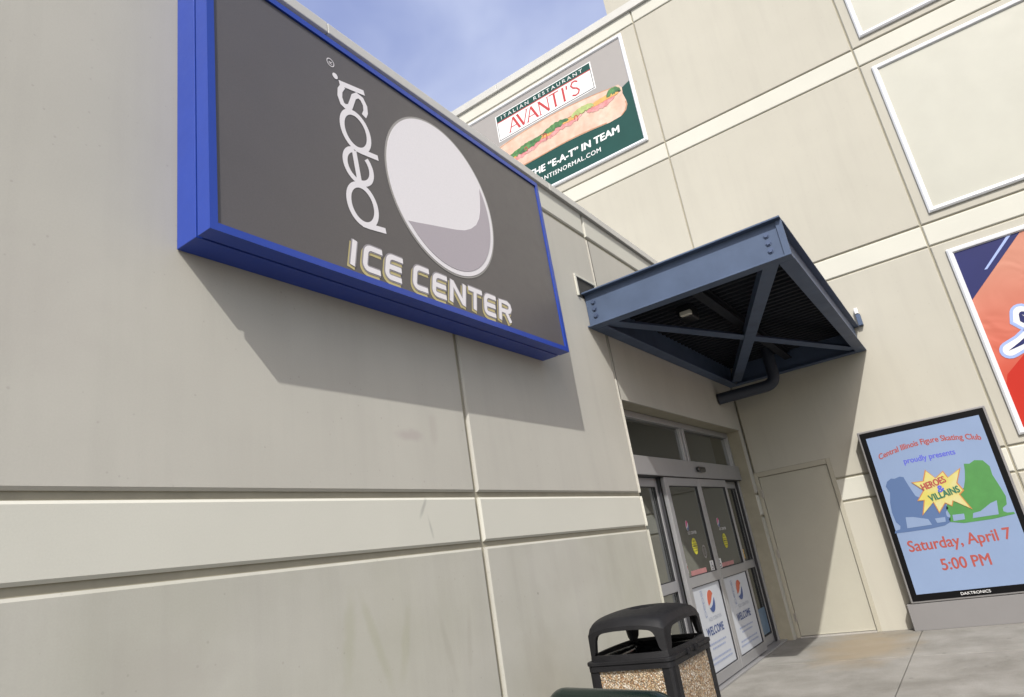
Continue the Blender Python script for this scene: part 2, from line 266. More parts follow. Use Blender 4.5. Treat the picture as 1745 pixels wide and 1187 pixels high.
# ---------------------------------------------------------------- mesh helpers
def tag(o, label=None, cat=None, group=None, kind=None):
    if label: o['label'] = label
    if cat: o['category'] = cat
    if group: o['group'] = group
    if kind: o['kind'] = kind
    return o
def thing(name, loc, label, cat, group=None, rotz=0):
    o = bpy.data.objects.new(name, None); COL.objects.link(o); o.empty_display_size = .2
    o.location = loc; o.rotation_euler = (0, 0, rotz); return tag(o, label, cat, group)
OFF = {}
def origin(o):
    v = Vector((0, 0, 0))
    while o is not None: v = v + o.location; o = o.parent
    return v
class MB:
    def __init__(s): s.v = []; s.f = []; s.m = []; s.sm = []
    def face(s, pts, m=0, smooth=False):
        i = len(s.v); s.v += [tuple(p) for p in pts]; s.f.append(tuple(range(i, i + len(pts)))); s.m.append(m); s.sm.append(smooth)
    def box(s, a, b, m=0):
        x0, x1 = sorted((a[0], b[0])); y0, y1 = sorted((a[1], b[1])); z0, z1 = sorted((a[2], b[2]))
        i = len(s.v); s.v += [(x0, y0, z0), (x1, y0, z0), (x1, y1, z0), (x0, y1, z0), (x0, y0, z1), (x1, y0, z1), (x1, y1, z1), (x0, y1, z1)]
        for q in ((0, 3, 2, 1), (4, 5, 6, 7), (0, 1, 5, 4), (1, 2, 6, 5), (2, 3, 7, 6), (3, 0, 4, 7)):
            s.f.append(tuple(i + k for k in q)); s.m.append(m); s.sm.append(False)
        return s
    def grid(s, rows, m=0, smooth=True, close=False):
        i = len(s.v); n = len(rows[0])
        for r in rows: s.v += [tuple(p) for p in r]
        for a in range(len(rows) - 1):
            for b in range(n if close else n - 1):
                c = (b + 1) % n
                s.f.append((i + a * n + b, i + a * n + c, i + (a + 1) * n + c, i + (a + 1) * n + b)); s.m.append(m); s.sm.append(smooth)
        return s
    def tube(s, path, r, n=20, m=0, caps=True):
        P = [Vector(p) for p in path]; rows = []; prev = None
        for k, p in enumerate(P):
            d = (P[min(k + 1, len(P) - 1)] - P[max(k - 1, 0)]).normalized()
            if prev is None: u = d.orthogonal().normalized()
            else: u = (prev - d * prev.dot(d)).normalized()
            prev = u; w_ = d.cross(u)
            rows.append([p + (u * math.cos(t) + w_ * math.sin(t)) * r for t in (2 * math.pi * j / n for j in range(n))])
        s.grid(rows, m, True, True)
        if caps: s.face(rows[0], m); s.face(rows[-1][::-1], m)
        return s
    def extrude(s, poly, a, b, m=0):      # poly: 3D points, moved from offset a to offset b
        a = Vector(a); b = Vector(b); p = [Vector(q) for q in poly]; i = len(s.v); n = len(p)
        s.v += [tuple(q + a) for q in p] + [tuple(q + b) for q in p]
        s.f.append(tuple(range(i, i + n))); s.m.append(m); s.sm.append(False)
        s.f.append(tuple(reversed(range(i + n, i + 2 * n)))); s.m.append(m); s.sm.append(False)
        for k in range(n):
            c = (k + 1) % n; s.f.append((i + k, i + c, i + n + c, i + n + k)); s.m.append(m); s.sm.append(False)
        return s
    def build(s, name, mats, parent=None, label=None, bevel=0., recalc=True, local=False):
        me = bpy.data.meshes.new(name)
        o0 = Vector((0, 0, 0)) if (parent is None or local) else origin(parent)
        me.from_pydata([tuple(Vector(v) - o0) for v in s.v], [], s.f)
        if not isinstance(mats, (list, tuple)): mats = [mats]
        for k in mats: me.materials.append(k)
        me.polygons.foreach_set('material_index', s.m); me.polygons.foreach_set('use_smooth', s.sm)
        if recalc:
            bm = bmesh.new(); bm.from_mesh(me); bmesh.ops.recalc_face_normals(bm, faces=bm.faces); bm.to_mesh(me); bm.free()
        me.update()
        o = bpy.data.objects.new(name, me); COL.objects.link(o)
        if parent is not None: o.parent = parent
        if label: o['label'] = label
        if bevel:
            b = o.modifiers.new('bevel', 'BEVEL'); b.width = bevel; b.segments = 2; b.limit_method = 'ANGLE'; b.angle_limit = R(40)
        return o

# flat drawing on the two walls. (h, z) are true coordinates: h = x on the low wall, h = y on the tall wall
class Flat:
    def __init__(s, axis, plane): s.ax = axis; s.p = plane
    def P(s, h, z, d=0.): return (h, s.p - d, z) if s.ax == 'y' else (s.p - d, h, z)
    def right(s): return 1 if s.ax == 'y' else -1
def ribbon2(pts, w, closed=False):
    """2D stroke -> list of quads"""
    n = len(pts); L_, R_ = [], []
    for i in range(n):
        if closed: a = pts[(i - 1) % n]; b = pts[(i + 1) % n]
        else: a = pts[max(i - 1, 0)]; b = pts[min(i + 1, n - 1)]
        dx, dy = b[0] - a[0], b[1] - a[1]; l = math.hypot(dx, dy) or 1
        k = 1.
        if 0 < i < n - 1 or closed:
            p0 = pts[i - 1]; p2 = pts[(i + 1) % n]; e = (pts[i][0] - p0[0], pts[i][1] - p0[1]); le = math.hypot(*e) or 1
            c = (e[0] * dx + e[1] * dy) / (le * l); k = min(1 / max(c, .35), 1.6)
        nx, ny = -dy / l * w / 2 * k, dx / l * w / 2 * k
        L_.append((pts[i][0] + nx, pts[i][1] + ny)); R_.append((pts[i][0] - nx, pts[i][1] - ny))
    q = []
    for i in range(n if closed else n - 1):
        j = (i + 1) % n; q.append([R_[i], R_[j], L_[j], L_[i]])
    return q
def arc(cx, cy, rx_, ry, a0, a1, n=24): return [(cx + rx_ * math.cos(R(a0 + (a1 - a0) * i / n)), cy + ry * math.sin(R(a0 + (a1 - a0) * i / n))) for i in range(n + 1)]
def draw_poly(mb, F, poly, d, m=0, th=.0015):
    f = F.P(0, 0, 0); g = F.P(0, 0, th)
    mb.extrude([F.P(a, b, d) for a, b in poly], (0, 0, 0), (g[0] - f[0], g[1] - f[1], g[2] - f[2]), m)
def draw_stroke(mb, F, pts, w, d, m=0, closed=False):
    mb.k = (getattr(mb, 'k', 0) + 1) % 20; d = d + mb.k * .00005
    for i, q in enumerate(ribbon2(pts, w, closed)): mb.face([F.P(a, b, d + (i % 12) * .000004) for a, b in q], m)
def text2(txt, bold=0., spacing=1., shear=0.):
    cu = bpy.data.curves.new('tmp', 'FONT'); cu.body = txt; cu.size = 1; cu.offset = bold; cu.space_character = spacing; cu.shear = shear; cu.resolution_u = 4
    o = bpy.data.objects.new('tmp', cu); COL.objects.link(o); bpy.context.view_layer.update()
    me = bpy.data.meshes.new_from_object(o.evaluated_get(bpy.context.evaluated_depsgraph_get()))
    vs = [(v.co.x, v.co.y) for v in me.vertices]; fs = [tuple(p.vertices) for p in me.polygons]
    bpy.data.objects.remove(o); bpy.data.curves.remove(cu); bpy.data.meshes.remove(me)
    return vs, fs
def draw_text(mb, F, txt, h0, z0, width, height, d, m=0, bold=0., spacing=1., shear=0., rot=0., bend=0., rot90=False, cap=True):
    """text whose left end is h0, baseline z0; width = run length, height = cap height"""
    vs, fs = text2(txt, 0, spacing, shear)
    if not vs: return
    if bold:
        for k, (ex, ey) in enumerate(((-1, 0), (1, 0), (0, .7), (0, -.7))):
            draw_text(mb, F, txt, h0 + F.right() * ex * bold * height * .7, z0 + ey * bold * height * .7, width, height, d + .0002 * (k + 1), m, 0, spacing, shear, rot, bend, rot90)
    x0 = min(v[0] for v in vs); x1 = max(v[0] for v in vs)
    hv, _ = text2('H', 0); ch = max(v[1] for v in hv)
    sx = width / (x1 - x0); sy = height / ch; g = F.right(); i0 = len(mb.v)
    c, s_ = math.cos(R(rot)), math.sin(R(rot))
    for x, y in vs:
        X = (x - x0) * sx; Y = y * sy
        if bend: t = (X / width) * 2 - 1; Y += bend * (1 - t * t)
        if rot90: X, Y = -Y, X
        X, Y = X * c - Y * s_, X * s_ + Y * c
        mb.v.append(F.P(h0 + g * X, z0 + Y, d))
    for f in fs: mb.f.append(tuple(i0 + k for k in f)); mb.m.append(m); mb.sm.append(False)

def dup(root, loc, rotz=None, label=None):
    r = root.copy(); COL.objects.link(r); r.location = loc
    if rotz is not None: r.rotation_euler = (0, 0, rotz)
    if label: r['label'] = label
    for ch in list(root.children):
        c = ch.copy(); COL.objects.link(c); c.parent = r
        for g in list(ch.children):
            e = g.copy(); COL.objects.link(e); e.parent = c
    return r

# ---------------------------------------------------------------- wall panels with chamfered joints
def subtract(rect, hole):
    u0, u1, z0, z1, fl = rect; a0, a1, b0, b1 = hole
    if u1 <= a0 or u0 >= a1 or z1 <= b0 or z0 >= b1: return [rect]
    o = []; l, r, b, t = fl
    if u0 < a0: o.append((u0, a0, z0, z1, (l, 0, b, t)))
    if u1 > a1: o.append((a1, u1, z0, z1, (0, r, b, t)))
    m0, m1 = max(u0, a0), min(u1, a1)
    ll = l if u0 >= a0 else 0; rr = r if u1 <= a1 else 0
    if z0 < b0: o.append((m0, m1, z0, b0, (ll, rr, b, 0)))
    if z1 > b1: o.append((m0, m1, b1, z1, (ll, rr, 0, t)))
    return o
def panel_wall(F, us, zs, holes, matidx, gap=.034, ch=.014, dep=.02, thick=.3):
    mb = MB()
    def pt(u, z, d): return F.P(u, z, -d)
    for i in range(len(us) - 1):
        for j in range(len(zs) - 1):
            u0, u1, z0, z1 = us[i], us[i + 1], zs[j], zs[j + 1]
            fl = (i > 0, i < len(us) - 2, j > 0, j < len(zs) - 2); rects = [(u0, u1, z0, z1, fl)]
            for h in holes: rects = [q for r_ in rects for q in subtract(r_, h)]
            for (a, b, c, d, (l, r_, bo, to_)) in rects:
                g = gap / 2; m = matidx(i, j)
                A, B, Cc, D = a + (g if l else 0), b - (g if r_ else 0), c + (g if bo else 0), d - (g if to_ else 0)
                fa, fb, fc, fd = A + (ch if l else 0), B - (ch if r_ else 0), Cc + (ch if bo else 0), D - (ch if to_ else 0)
                outer = [(A, Cc), (B, Cc), (B, D), (A, D)]; inner = [(fa, fc), (fb, fc), (fb, fd), (fa, fd)]
                mb.face([pt(u, z, 0) for u, z in inner], m)
                for k in range(4):
                    n = (k + 1) % 4
                    e0, e1, o0, o1 = inner[k], inner[n], outer[k], outer[n]
                    flat = (l, r_, bo, to_)[(2, 1, 3, 0)[k]]
                    if flat:
                        mb.face([pt(*e0, 0), pt(*e1, 0), pt(*o1, ch * .8), pt(*o0, ch * .8)], m)
                        mb.face([pt(*o0, ch * .8), pt(*o1, ch * .8), pt(*o1, dep), pt(*o0, dep)], m)
                    else:
                        mb.face([pt(*o0, 0), pt(*o1, 0), pt(*o1, dep), pt(*o0, dep)], m)
    backs = [(us[0], us[-1], zs[0], zs[-1], (0, 0, 0, 0))]
    for h in holes: backs = [q for r_ in backs for q in subtract(r_, h)]
    for (a, b, c, d, _) in backs:
        p, q = pt(a, c, dep), pt(b, d, thick); mb.box(p, q, 2)
    return mb

FA = Flat('y', 0.); FB = Flat('x', 0.)

# ================================================================ GROUND
g = MB(); g.face([(-400, -400, -.15), (400, -400, -.15), (400, 400, -.15), (-400, 400, -.15)])
tag(g.build('ground', ASPH), kind='structure')
pv = MB(); xs = [0.25 - 1.0] ; 
xj = [.0, -1.75, -3.45, -5.15, -6.85, -8.55, -10.25, -11.95, -13.65, -15.35]; yj = [.3, -1.5, -3.25]
for i in range(len(xj) - 1):
    for j in range(len(yj) - 1):
        a, b, c, d = xj[i + 1] + .005, xj[i] - .005, yj[j + 1] + .005, yj[j] - .005
        pv.box((a, c, -.02), (b, d, 0))
pv.box((-15.35, -3.24, -.2), (0, .29, -.0205))
tag(pv.build('pavement', CONC, bevel=.004), kind='structure')
kb = MB(); x = 0.
while x > -15.3: kb.box((x - 1.795, -3.41, -.2), (x - .005, -3.255, .002)); x -= 1.8
tag(kb.build('added_kerb', CONC, bevel=.015), kind='structure')  # unseen edge, added where paving stops short so dark asphalt bounces less light

# ================================================================ LOW BUILDING (wall with the sign and the entrance)
low = thing('low_building', (-8, 0, 0), 'low cream concrete panel building with flat metal coping and glass sliding entrance', 'building')
OX0, OX1, OZ = -4.09, -.11, 2.83
def mA(i, j):
    if j in (1, 3): return 1
    return 3 if j == 0 else 0
us = [-16.0, -12.75, -9.75, -6.607, -4.115, .0]
mb = panel_wall(FA, us, [0, 1.611, 1.913, 4.59, 4.86], [(OX0, OX1, -1, OZ)], mA, gap=.034, ch=.013)
mb.box((-16, .3, 0), (-15.7, 12, 4.86), 0)
mb.build('wall', [PAINT, PAINTB, GROOVE, PAINTL], low)
mb = MB()
for a, b in ((-16.02, -13.0), (-13.0, -10.3), (-10.3, -7.56), (-7.56, -4.8), (-4.8, -.002)):
    mb.box((a + .002, -.035, 4.862), (b - .002, .36, 4.945))
mb.build('coping', COPING, low, bevel=.006)
mb = MB(); mb.box((-15.7, .36, 4.6), (-.002, 12, 4.7)); mb.build('roof', ROOFM, low)
# room behind the glass
mb = MB()
mb.box((-4.6, .45, -.02), (-.01, 4.2, .004), 1); mb.box((-4.6, .45, 2.9), (-.01, 4.2, 2.95), 0); mb.box((-4.65, .301, 0), (-4.6, 4.2, 2.9), 0); mb.box((-.01, .301, 0), (.04, 4.2, 2.9), 0)
mb.box((-4.6, 4.2, 0), (-.01, 4.25, 2.9), 0)
for x in (-3.9, -3.0, -2.0, -1.0): mb.box((x, 3.9, 0), (x + .07, 3.98, 2.4), 2)
mb.box((-4.4, 3.9, 2.1), (-.4, 3.98, 2.25), 2)
mb.build('vestibule', [INTW, INTF, ALU], low)
# reveal lining
mb = MB(); mb.box((OX0 - .0, .302, OZ), (OX1, .45, OZ + .06)); mb.build('lintel', GROOVE, low)

# entrance doors. y of the fronts: sliding leaves .16, fixed lights .215
def bar(mb, x0, x1, z0, z1, y0, y1, m=0): mb.box((x0, y0, z0), (x1, y1, z1), m)
ef = MB()
bar(ef, -4.085, -4.03, .02, 2.825, .19, .30); bar(ef, -.175, -.115, .02, 2.825, .19, .30)
bar(ef, -4.03, -.175, 2.755, 2.825, .19, .30)
bar(ef, -2.075, -1.90, 2.33, 2.755, .205, .30)
bar(ef, -4.03, -.175, 2.135, 2.33, .13, .30)
bar(ef, -4.085, -.115, .0, .02, .10, .32)
bar(ef, -2.01, -1.965, 2.33, 2.755, .19, .205)
ef_o = ef.build('entrance_frame', ALU, low, bevel=.004)
# vertical gasket lines and a second track line beside the side lights
gk = MB()
bar(gk, -.215, -.2, .02, 2.13, .20, .23); bar(gk, -.255, -.245, .02, 2.13, .195, .22)
bar(gk, -3.105, -3.09, .02, 2.13, .195, .23)
bar(gk, -4.03, -.175, 2.128, 2.135, .14, .29)
gk.build('gasket', ALUD, ef_o)
def leaf(name, x0, x1, yf, th, st_l, st_r, glass_lo=True):
    z0, z1 = .03, 2.125
    mb = MB()
    bar(mb, x0, x0 + st_l, z0, z1, yf, yf + th); bar(mb, x1 - st_r, x1, z0, z1, yf, yf + th)
    a, b = x0 + st_l, x1 - st_r
    bar(mb, a, b, 2.035, z1, yf, yf + th); bar(mb, a, b, .975, 1.075, yf, yf + th); bar(mb, a, b, z0, .13, yf, yf + th)
    o = mb.build(name, ALU, low, bevel=.003)
    gm = MB(); bar(gm, a, b, 1.075, 2.035, yf + th * .5, yf + th * .5 + .006); bar(gm, a, b, .13, .975, yf + th * .5, yf + th * .5 + .006)
    gm.build('glass_pane', GLASS, o)
    rm = MB()
    for (za, zb) in ((1.075, 2.035), (.13, .975)):
        t = .008
        bar(rm, a, a + t, za, zb, yf + th * .2, yf + th * .48); bar(rm, b - t, b, za, zb, yf + th * .2, yf + th * .48)
        bar(rm, a + t, b - t, za, za + t, yf + th * .2, yf + th * .48); bar(rm, a + t, b - t, zb - t, zb, yf + th * .2, yf + th * .48)
    rm.build('glazing_bead', ALUD, o)
    return o
D1 = leaf('sliding_door', -3.06, -1.985, .15, .045, .10, .06)
D2 = leaf('sliding_door', -1.975, -.90, .15, .045, .06, .06)
SL = leaf('side_light', -4.03, -3.08, .225, .045, .07, .07)
SR = leaf('side_light', -.88, -.22, .225, .045, .05, .03)
for (x0, x1) in ((-4.03, -2.075), (-1.90, -.175)):
    t = MB(); bar(t, x0, x1, 2.33, 2.755, .235, .241); to_ = t.build('transom_window', GLASS, low)
# interior second frame seen through the glass (slides behind)
# door sensor
mb = MB(); mb.box((-2.02, .085, 2.20), (-1.78, .128, 2.262)); mb.build('door_sensor', SENS, ef_o, bevel=.015)
# stickers and posters on the glass
DF = Flat('y', .172)                                   # plane of the leaf glass fronts
def globe(mb, F, cx, cz, r, d, mt, mw, mbm, sq=1.):
    draw_poly(mb, F, arc(cx, cz, r * sq, r, 0, 360, 36)[:-1], d, mw)
    # red cap: upper lobe; blue: lower lobe
    top = arc(cx, cz, r * .94 * sq, r * .94, 35, 200, 20); top += [(cx - .35 * r * sq, cz - .15 * r), (cx + .1 * r * sq, cz + .1 * r), (cx + .45 * r * sq, cz + .45 * r)]
    bot = arc(cx, cz, r * .94 * sq, r * .94, 215, 375, 20); bot += [(cx + .55 * r * sq, cz - .05 * r), (cx + .15 * r * sq, cz - .35 * r), (cx - .3 * r * sq, cz - .5 * r)]
    draw_poly(mb, F, top, d + .002, mt); draw_poly(mb, F, bot, d + .002, mbm)
def pepsi_word(F, pts_h, pts_z, size, w, mb, d, m, vertical=True, gr=1):
    """stroked lower-case word, reading upward when vertical; returns nothing"""
    st = []
    def P_(ox): return [('l', [(ox, -.30), (ox + .0, 1.0)]), ('c', arc(ox + .56, .5, .52, .5, 0, 360, 32)[:-1])]
    st += P_(0)
    ex = 1.36
    st += [('l', [(ex + .05, .56), (ex + .98, .56)] + arc(ex + .5, .5, .48, .5, 7, 310, 28)[0:])]
    st += P_(2.62)
    sx = 3.98
    st += [('l', [(sx + .68, .85), (sx + .5, .98), (sx + .3, 1.0), (sx + .1, .9), (sx + .05, .74), (sx + .15, .6), (sx + .36, .5), (sx + .58, .4), (sx + .67, .25), (sx + .6, .09), (sx + .4, 0), (sx + .18, .02), (sx + .0, .15)])]
    st += [('l', [(4.98, 0), (4.98, 1.0)])]
    for k, pts in st:
        q = [((x - .12 * y) * size[0], y * size[1]) for x, y in pts]
        if vertical: q = [(pts_h - gr * b, pts_z + a) for a, b in q]
        else: q = [(pts_h + gr * a, pts_z + b) for a, b in q]
        draw_stroke(mb, F, q, w, d, m, k == 'c')
    c = [((4.86 + .10 * math.cos(t)) * size[0], (1.26) * size[1] + .10 * size[0] * math.sin(t)) for t in (2 * math.pi * k / 16 for k in range(16))]
    q = [(pts_h - gr * b, pts_z + a) for a, b in c] if vertical else [(pts_h + gr * a, pts_z + b) for a, b in c]
    draw_poly(mb, F, q, d, m, .0005)
def fine_lines(mb, F, x0, x1, z, n, dz, hgt, d, m, seed):
    rnd = random.Random(seed)
    for k in range(n):
        mg = rnd.uniform(0, .18) * (x1 - x0); x = x0 + mg
        while x < x1 - mg:
            w_ = rnd.uniform(.02, .06); e = min(x + w_, x1 - mg)
            draw_poly(mb, F, [(x, z - k * dz), (e, z - k * dz), (e, z - k * dz + hgt), (x, z - k * dz + hgt)], d, m, .0004); x += w_ + .012
def poster(parent, x0, x1, seed):
    F = Flat('y', .1715); w_ = x1 - x0; mb = MB(); cx = (x0 + x1) / 2
    draw_poly(mb, F, [(x0, .135), (x1, .135), (x1, .965), (x0, .965)], 0, 0, .001)
    globe(mb, F, cx + .06, .79, .12, .002, 2, 0, 1, .95)
    pepsi_word(F, cx - .16, .66, (.052, .05), .010, mb, .003, 4)
    draw_text(mb, F, 'ICE CENTER', cx - .12, .605, w_ * .46, .034, .003, 3)
    draw_text(mb, F, 'WELCOME', cx - .27, .475, .54, .078, .003, 1, bold=.07, spacing=1.12)
    fine_lines(mb, F, cx - .30, cx + .30, .385, 2, .045, .018, .003, 4, seed)
    fine_lines(mb, F, cx - .36, cx + .36, .25, 2, .045, .018, .003, 4, seed + 5)
    mb.build('welcome_poster', [POST, PBLU, PORG, PGRY, mat('poster_small_print', (.24, .28, .40), .5)], parent)
poster(D1, -2.945, -2.06, 3)
poster(D2, -1.90, -.975, 3)
PNK = mat('decal_magenta', (.42, .06, .16), .5)
def upper_decals(parent, cx, lx):
    F = Flat('y', .1715); mb = MB()
    globe(mb, F, cx - .08, 1.60, .055, 0, 1, 0, 2, .7)
    draw_text(mb, F, 'ICE CENTER', cx - .10, 1.505, .27, .030, .001, 0)
    draw_poly(mb, F, arc(cx + .02, 1.375, .075, .088, 0, 360, 28)[:-1], 0, 3)
    draw_poly(mb, F, [(cx - .06, 1.395), (cx + .10, 1.395), (cx + .10, 1.40), (cx - .06, 1.40)], .002, 4, .0005)
    draw_poly(mb, F, [(cx - .06, 1.350), (cx + .10, 1.350), (cx + .10, 1.355), (cx - .06, 1.355)], .002, 4, .0005)
    fine_lines(mb, F, cx - .045, cx + .085, 1.425, 1, .02, .009, .002, 4, 2); fine_lines(mb, F, cx - .05, cx + .09, 1.368, 1, .02, .015, .002, 4, 8); fine_lines(mb, F, cx - .035, cx + .075, 1.32, 1, .02, .009, .002, 4, 4)
    mb.build('sticker', [WHITE, PNK, PBLU, STY, BLKP], parent, label='small globe decal and yellow oval sticker')
    # access symbol square
    mb = MB(); draw_poly(mb, F, [(lx, 1.085), (lx + .115, 1.085), (lx + .115, 1.19), (lx, 1.19)], 0, 0)
    draw_poly(mb, F, arc(lx + .05, 1.17, .011, .011, 0, 360, 12)[:-1], .002, 1, .0005)
    draw_stroke(mb, F, [(lx + .05, 1.16), (lx + .052, 1.13), (lx + .082, 1.13), (lx + .092, 1.10)], .012, .0025, 1)
    draw_stroke(mb, F, arc(lx + .055, 1.12, .026, .024, 130, 330, 12), .009, .0025, 1)
    mb.build('sticker', [WHITE, BLKP], parent, label='white square sticker with black wheelchair symbol')
upper_decals(D1, -2.56, -2.19); upper_decals(D2, -1.47, -1.90)
F = Flat('y', .1715)
mb = MB(); draw_poly(mb, F, [(-2.83, 1.085), (-2.35, 1.085), (-2.35, 1.135), (-2.83, 1.135)], 0); mb.build('sticker', PINK, D1, label='pink strip sticker along the bottom of the glass')
mb = MB(); draw_poly(mb, F, [(-1.78, 1.09), (-1.33, 1.09), (-1.33, 1.135), (-1.78, 1.135)], 0); mb.build('sticker', PINK, D2, label='pink strip sticker along the bottom of the glass')
mb = MB()
draw_stroke(mb, F, arc(-2.27, 1.30, .05, .065, 0, 360, 20)[:-1], .018, .0, 0, True); draw_stroke(mb, F, arc(-2.27, 1.30, .022, .03, 0, 360, 16)[:-1], .01, .0, 0, True)
mb.build('sticker', FAINT, D1, label='faint round seal sticker')
mb = MB(); draw_poly(mb, F, [(-2.945, 1.12), (-2.905, 1.12), (-2.905, 1.22), (-2.945, 1.22)], 0, 0); draw_poly(mb, F, [(-2.942, 1.17), (-2.908, 1.17), (-2.908, 1.195), (-2.942, 1.195)], .002, 1)
mb.build('sticker', [WHITE, REDP], D1, label='tiny red and white sticker')
F = Flat('y', .246)
def amber(parent, x, z):
    mb = MB(); draw_poly(mb, F, [(x, z), (x + .13, z), (x + .13, z + .12), (x, z + .12)], 0, 0)
    draw_poly(mb, F, [(x + .01, z + .055), (x + .12, z + .055), (x + .12, z + .063), (x + .01, z + .063)], .002, 1)
    fine_lines(mb, F, x + .015, x + .115, z + .085, 1, .02, .012, .002, 1, 5); fine_lines(mb, F, x + .03, x + .10, z + .02, 1, .02, .015, .002, 1, 6)
    mb.build('sticker', [STO, BLKP], parent, label='amber rectangular sticker with dark lettering')
amber(SL, -3.68, 1.105); amber(SR, -.68, 1.105)
mb = MB()
for k in range(14):
    a = 2 * math.pi * k / 14; draw_poly(mb, F, arc(-.70 + .085 * math.cos(a), 1.42 + .12 * math.sin(a), .02, .026, 0, 360, 8)[:-1], .0005 * (k % 3), 0)
mb.build('sticker', FAINT, SR, label='faint round wreath decal')
mb = MB(); draw_poly(mb, F, [(-.82, .15), (-.27, .15), (-.27, .46), (-.82, .46)], 0); mb.build('sticker', mat('pale_blue_sheet', (.09, .14, .20), .5, var=.2, vscale=9), SR, label='pale blue sheet low on the glass')

# ================================================================ TALL BUILDING
tall = thing('tall_building', (0, -4, 0), 'tall cream concrete panel building with paler horizontal bands and a grey service door', 'building')
DY0, DY1, DZ = -1.045, -.004, 2.205
def mB(i, j): return 1 if j in (1, 3, 5, 7) else 0
usB = [-15, -11, -7.0, -2.985, -.008, 4.1, 8.1, 12.0]
mb = panel_wall(FB, usB, [0, 1.611, 1.913, 4.60, 4.913, 7.545, 7.856, 10.43, 10.70], [(DY0, DY1, -1, DZ)], mB, gap=.022, ch=.012)
mb.box((.3, -15, 0), (12, -14.7, 10.7), 0)
mb.box((.3, 11.7, 0), (12, 12, 10.7), 0)
mb.build('wall', [PAINTT, PAINTB, GROOVE], tall)
mb = MB()
for a, b in ((-15.02, -9.), (-9., -3.), (-3., 3.0), (3.0, 7.5), (7.5, 12.02)): mb.box((-.05, a + .002, 10.705), (.36, b - .002, 10.87))
mb.build('coping', COPING, tall, bevel=.006)
mb = MB(); mb.box((.36, -14.7, 10.4), (12, 11.7, 10.5)); mb.build('roof', ROOFM, tall)
mb = MB(); mb.box((1.0, -9, 10.5), (11, .715, 15.5)); mb.build('roof_tower', PAINTT, tall)
# service door
fr = MB()
fr.box((-.012, DY0, 0), (.05, DY0 + .055, DZ), 0); fr.box((-.012, DY1 - .05, 0), (.05, DY1, DZ), 0); fr.box((-.012, DY0 + .055, 2.135), (.05, DY1 - .05, DZ), 0)
sf = fr.build('door_frame', FRAMEP, tall, bevel=.004)
mb = MB(); mb.box((.012, DY0 + .06, .022), (.05, DY1 - .055, 2.13)); sdoor = mb.build('service_door', DOORP, tall, bevel=.003)
mb = MB(); mb.box((-.02, DY0 + .056, .0), (.05, DY1 - .051, .018)); mb.build('threshold', SILL, sdoor)
for z in (1.90, 1.08, .26):
    mb = MB(); mb.tube([(.002, DY1 - .055, z - .055), (.002, DY1 - .055, z + .055)], .010, 10); mb.box((-.0155, DY1 - .052, z - .05), (-.0125, DY1 - .03, z + .05)); mb.build('hinge', STEEL, sdoor)
mb = MB(); mb.box((.051, -1.2, 0), (.1, .1, 2.4)); mb.build('door_backing', DARK, tall)

# ================================================================ BLUE WALL SIGN
X0, X1, Z0, Z1, DPT = -8.545, -5.485, 2.983, 4.53, .252
sg = thing('wall_sign', (-7.04, 0, 2.955), 'big grey wall sign in a deep blue frame with white disc and vertical wordmark', 'sign')
mb = MB(); mb.box((X0, -.148, Z0), (X1, -.003, Z1)); mb.build('cabinet', BLUE, sg, bevel=.003)
mb = MB(); mb.box((X0 + .03, -.162, Z0 + .03), (X1 - .03, -.1485, Z1 - .03)); mb.build('seam', BLUE2, sg)
mb = MB(); t = .038
yf, yb = -DPT, -.1625
prof = [(0, yb), (0, yf), (t, yf), (t, yb)]
loop = []
for (ins, y) in prof: loop.append([(X0 + ins, y, Z0 + ins), (X1 - ins, y, Z0 + ins), (X1 - ins, y, Z1 - ins), (X0 + ins, y, Z1 - ins)])
mb.grid(loop + [loop[0]], 0, False, True); mb.build('frame', BLUE, sg)
mb = MB(); mb.box((X0 + t + .004, -.241, Z0 + t + .004), (X1 - t - .004, -.17, Z1 - t - .004)); face_o = mb.build('face_panel', FACE, sg)
SF = Flat('y', -.241)
# disc
mb = MB(); cx, cz, rx_, rz = -6.845, 3.835, .548, .575
draw_poly(mb, SF, arc(cx, cz, rx_, rz, 0, 360, 96)[:-1], .001, 2); draw_poly(mb, SF, arc(cx, cz, rx_ - .014, rz - .014, 0, 360, 96)[:-1], .003, 0)
a_in, b_in = rx_ - .048, rz - .048
import bisect
wave = [(-7.245, 3.508), (-7.16, 3.526), (-7.06, 3.550), (-6.96, 3.573), (-6.86, 3.596), (-6.76, 3.620), (-6.67, 3.648), (-6.59, 3.690), (-6.52, 3.745), (-6.47, 3.815), (-6.44, 3.893), (-6.42, 3.98), (-6.406, 4.088)]
def ang(p): return math.degrees(math.atan2((p[1] - cz) / b_in, (p[0] - cx) / a_in))
a0, a1 = ang(wave[0]) % 360, ang(wave[-1]) % 360 + 360
low_arc = arc(cx, cz, a_in, b_in, a1, a0, 60)
draw_poly(mb, SF, wave + low_arc[1:-1], .005, 1)
mb.build('disc_emblem', [LOGO_W, LOGO_M, LOGO_O], face_o)
